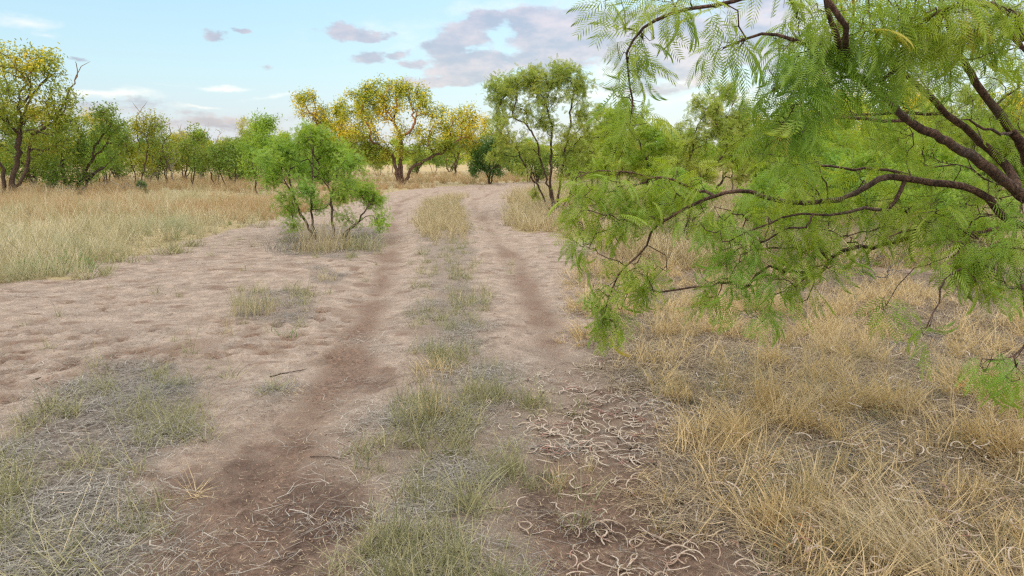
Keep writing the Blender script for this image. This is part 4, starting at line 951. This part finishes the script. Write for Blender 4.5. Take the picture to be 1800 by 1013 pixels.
tuft('dark green tuft left of the big left foreground tuft', 165, 690, 'greengrey', [S(90,.08,.22,.0035,.2,1.2,.14,.8), S(8,.2,.36,.003,.3,1.,.1,.5)])
tuft('soft green tuft right below the big left foreground tuft', 320, 745, 'greengrey', [S(100,.08,.2,.0035,.2,1.1,.14,.7)])
tuft('low yellow green patch of grass on bare earth right of the left foreground tufts', 490, 690, 'ochre', [S(60,.04,.1,.004,.4,1.3,.16,.5)])
tuft('straw tuft with long crossing stalks in the lower left corner', 60, 960, 'greengrey', [S(90,.1,.24,.0034,.4,1.4,.14,.6), S(16,.3,.5,.0034,.5,1.3,.12,.3)])
tuft('dense bluish green grass at the very bottom of the lower left corner', 90, 1040, 'greengrey', [S(130,.12,.3,.0045,.5,1.4,.2,.6), S(14,.3,.5,.0034,.6,1.3,.15,.3)])
tuft('leaning stalks of grass right of the lower left corner tuft', 175, 940, 'straw', [S(16,.18,.42,.0036,.5,1.3,.09,.4), S(50,.06,.16,.004,.3,1.3,.1,.7)])
tuft('small olive tuft between the corner tuft and the left foreground tufts', 150, 830, 'greengrey', [S(90,.08,.2,.0045,.3,1.3,.14,.7), S(8,.2,.4,.0034,.4,1.2,.1,.4)])
tuft('green tuft at the left edge above the corner tuft', 8, 850, 'greengrey', [S(90,.08,.2,.0035,.2,1.1,.12,.8)])
tuft('long pale stalks leaning over grey litter at lower left', 130, 990, 'straw', [S(14,.25,.5,.0036,.6,1.3,.1,.3)])
tuft('golden bunchgrass tuft standing tallest in the right foreground straw', 1345, 715, 'ochre', [S(120,.2,.42,.0036,.03,.45,.07,.6,False,.5), S(40,.1,.2,.004,.4,1.1,.08,.8)])
tuft('golden bunchgrass arching leftward in front of the tallest tuft', 1315, 775, 'ochre', [S(110,.2,.40,.0036,.4,.95,.07,.9,True), S(50,.1,.25,.004,.3,1.2,.08,.8)], az=2.6)
tuft('golden tuft at the right border of the pod patch', 1190, 700, 'ochre', [S(100,.14,.3,.0036,.1,.8,.1,.7)])
tuft('upper golden tuft near the tip of the lowest hanging leaves', 1160, 640, 'ochre', [S(90,.12,.28,.004,.1,.8,.12,.7)])
tuft('large straw tuft arching leftward from the bottom right corner', 1660, 1030, 'straw', [S(170,.3,.58,.0032,.35,1.05,.13,.85,True,.4), S(60,.2,.4,.004,.3,1.1,.1,.8)], az=2.45)
tuft('second straw tuft arching over pods near the bottom right', 1560, 985, 'straw', [S(110,.25,.48,.0034,.4,1.0,.09,.8,True)], az=2.7)
tuft('upright pale tuft left of the large arching straw tuft', 1420, 885, 'straw', [S(100,.12,.30,.0034,.03,.45,.05,.5), S(30,.08,.16,.0034,.4,1.,.06,.7)])
tuft('orange brown tuft right of the large arching straw tuft', 1685, 880, 'ochre', [S(110,.10,.26,.0036,.05,.6,.12,.5)])
tuft('pale upright stalks behind the lowest hanging leaves', 1185, 590, 'straw', [S(90,.25,.6,.005,.02,.3,.22,.4)])
tuft('dry pale bush of upright stalks at the edge of the right meadow', 1080, 450, 'straw', [S(160,.25,.6,.007,.02,.4,.35,.5)])
tuft('tall pale stalks around the foot of the bright young shrub', 565, 440, 'straw', [S(260,.25,.75,.007,.03,.45,.45,.6), S(120,.1,.3,.008,.3,1.1,.6,.7)])
tuft('grey green tuft at the right foot of the bright young shrub', 630, 438, 'greengrey', [S(220,.2,.45,.008,.1,.8,.35,.8)])
tuft('wispy grey tuft left of the bright young shrub', 505, 440, 'litter', [S(160,.15,.5,.006,.1,.8,.35,.7)])
tuft('yellowish clump of grass on the centre strip in front of the bend', 765, 655, 'ochre', [S(90,.1,.24,.004,.2,1.,.16,.7)])
tuft('grey green clump on the centre strip left of the pods', 850, 700, 'greengrey', [S(130,.1,.24,.0036,.2,1.1,.2,.8), S(14,.25,.38,.003,.1,.7,.15,.5)])
tuft('tall stalked clump on the centre strip behind the sprawling tuft', 760, 730, 'ochre', [S(70,.08,.22,.0036,.2,1.,.14,.8), S(20,.25,.40,.003,.05,.5,.1,.4)])
tuft('yellow green tuft on the left edge of the centre strip', 655, 790, 'greengrey', [S(110,.08,.2,.0036,.3,1.1,.1,.7)])
tuft('bright yellow clump of grass on the far centre strip', 760, 392, 'straw', [S(260,.2,.5,.009,.1,.7,.6,.7)])
tuft('small tuft of pale grass on bare earth below the young shrub', 570, 492, 'straw', [S(60,.08,.2,.005,.1,.8,.16,.6)])
tuft('green weeds at the edge of the left meadow', 95, 480, 'weed', [S(220,.1,.35,.012,.1,.9,.5,.5)], 'green_weed', 'weeds')
tuft('fresh green low weed beside the straw tuft on bare earth', 512, 590, 'weed', [S(40,.04,.12,.006,.3,1.2,.1,.5)], 'green_weed', 'weeds')

# grey dead brush under the near tree
def brush(name, label, u, v, w, h, n, seed):
    rng = np.random.default_rng(seed); g = G(u, v); z = float(gz(*g)); t = Tree(); b = np.array([g[0], g[1], z-.02]); r = t.add(b, -1, True)
    T = b+np.stack([rng.normal(0, w*.5, n), rng.normal(0, w*.4, n), rng.uniform(.1, h, n)], -1)
    t.connect(T, rng, .08, .35, .1, -.1); t.radii(.0025, 2.2)
    V, F_ = t.tubes(4, .05, rng); o = link(name, mesh_np(name, V-b, F_, MAT['bark_grey'], smooth=True), None, b); tag(o, label, 'dead brush', 'dead brush'); return o
brush('dead_bush', 'grey leafless tangle of twigs below the near branches', 1530, 500, .6, .5, 110, 3)
brush('dead_bush', 'grey dead brush at right between straw and hanging leaves', 1735, 520, .6, .4, 110, 4)
brush('dead_bush', 'low grey brushwood heap behind the low forked tree', 215, 350, 2.4, 1.2, 90, 6)
brush('dead_bush', 'dry leafless bush in the right meadow behind the leaf curtain', 1180, 440, .9, .7, 140, 7)
brush('dead_bush', 'grey twiggy brush between the two lowest near branches', 1400, 470, 1.0, .6, 160, 8)
brush('dead_bush', 'grey twiggy brush at the right edge in the dry grass', 1650, 455, 1.1, .7, 160, 9)
brush('dead_bush', 'pale twiggy bush right of the tall airy mesquite', 1020, 400, .9, .7, 140, 10)
def stick(label, pts, r, seed):
    rng = np.random.default_rng(seed); t = Tree(); q = [np.array([*G(u, v), 0]) for u, v in pts]
    for k in q: k[2] = float(gz(k[0], k[1]))+r
    t.path(q, -1, rng, .05, .003, 0, rfix=(r, r*.5)); t.radii(r); V, F_ = t.tubes(5, .1, rng)
    o = link('fallen_stick', mesh_np('fallen_stick', V-q[0], F_, MAT['bark'], smooth=True), None, q[0]); tag(o, label, 'stick', 'fallen sticks')
stick('thin dark stick lying on bare earth at the left edge', [(45,680),(75,668),(108,655)], .006, 1)
stick('thin dark stick lying beside the low yellow green patch of grass', [(475,668),(505,660),(540,648)], .005, 2)
stick('short pale stick at the left edge of the centre strip', [(545,792),(580,795),(605,803)], .003, 3)
# fallen orange leaves
for (u, v, lab) in [(1690,695,'cluster of orange dead leaves in the straw below the hanging leaves'), (1385,935,'orange dead leaves at the foot of the arching straw tuft')]:
    rng = np.random.default_rng(u); g = G(u, v); n = 26; m2 = bpy.data.materials.get('orange leaf') or leaf_mat('orange leaf', (.55,.22,.03), (.62,.36,.06), (.5,.2,.04), .3)
    V, F_, T_ = stamp(CARD[0]*np.array([1, 1.6, 1]), CARD[1], rotmats(rng, n, .1), np.stack([rng.normal(0, .05, n), rng.normal(0, .05, n), rng.uniform(.01, .07, n)], -1), rng.uniform(.02, .035, n), rng.random(n))
    o = link('dead_leaves', mesh_np('dead_leaves', V, F_, m2, dict(tint=T_)), None, (g[0], g[1], float(gz(*g)))); tag(o, lab, 'dead leaves', 'orange dead leaves')
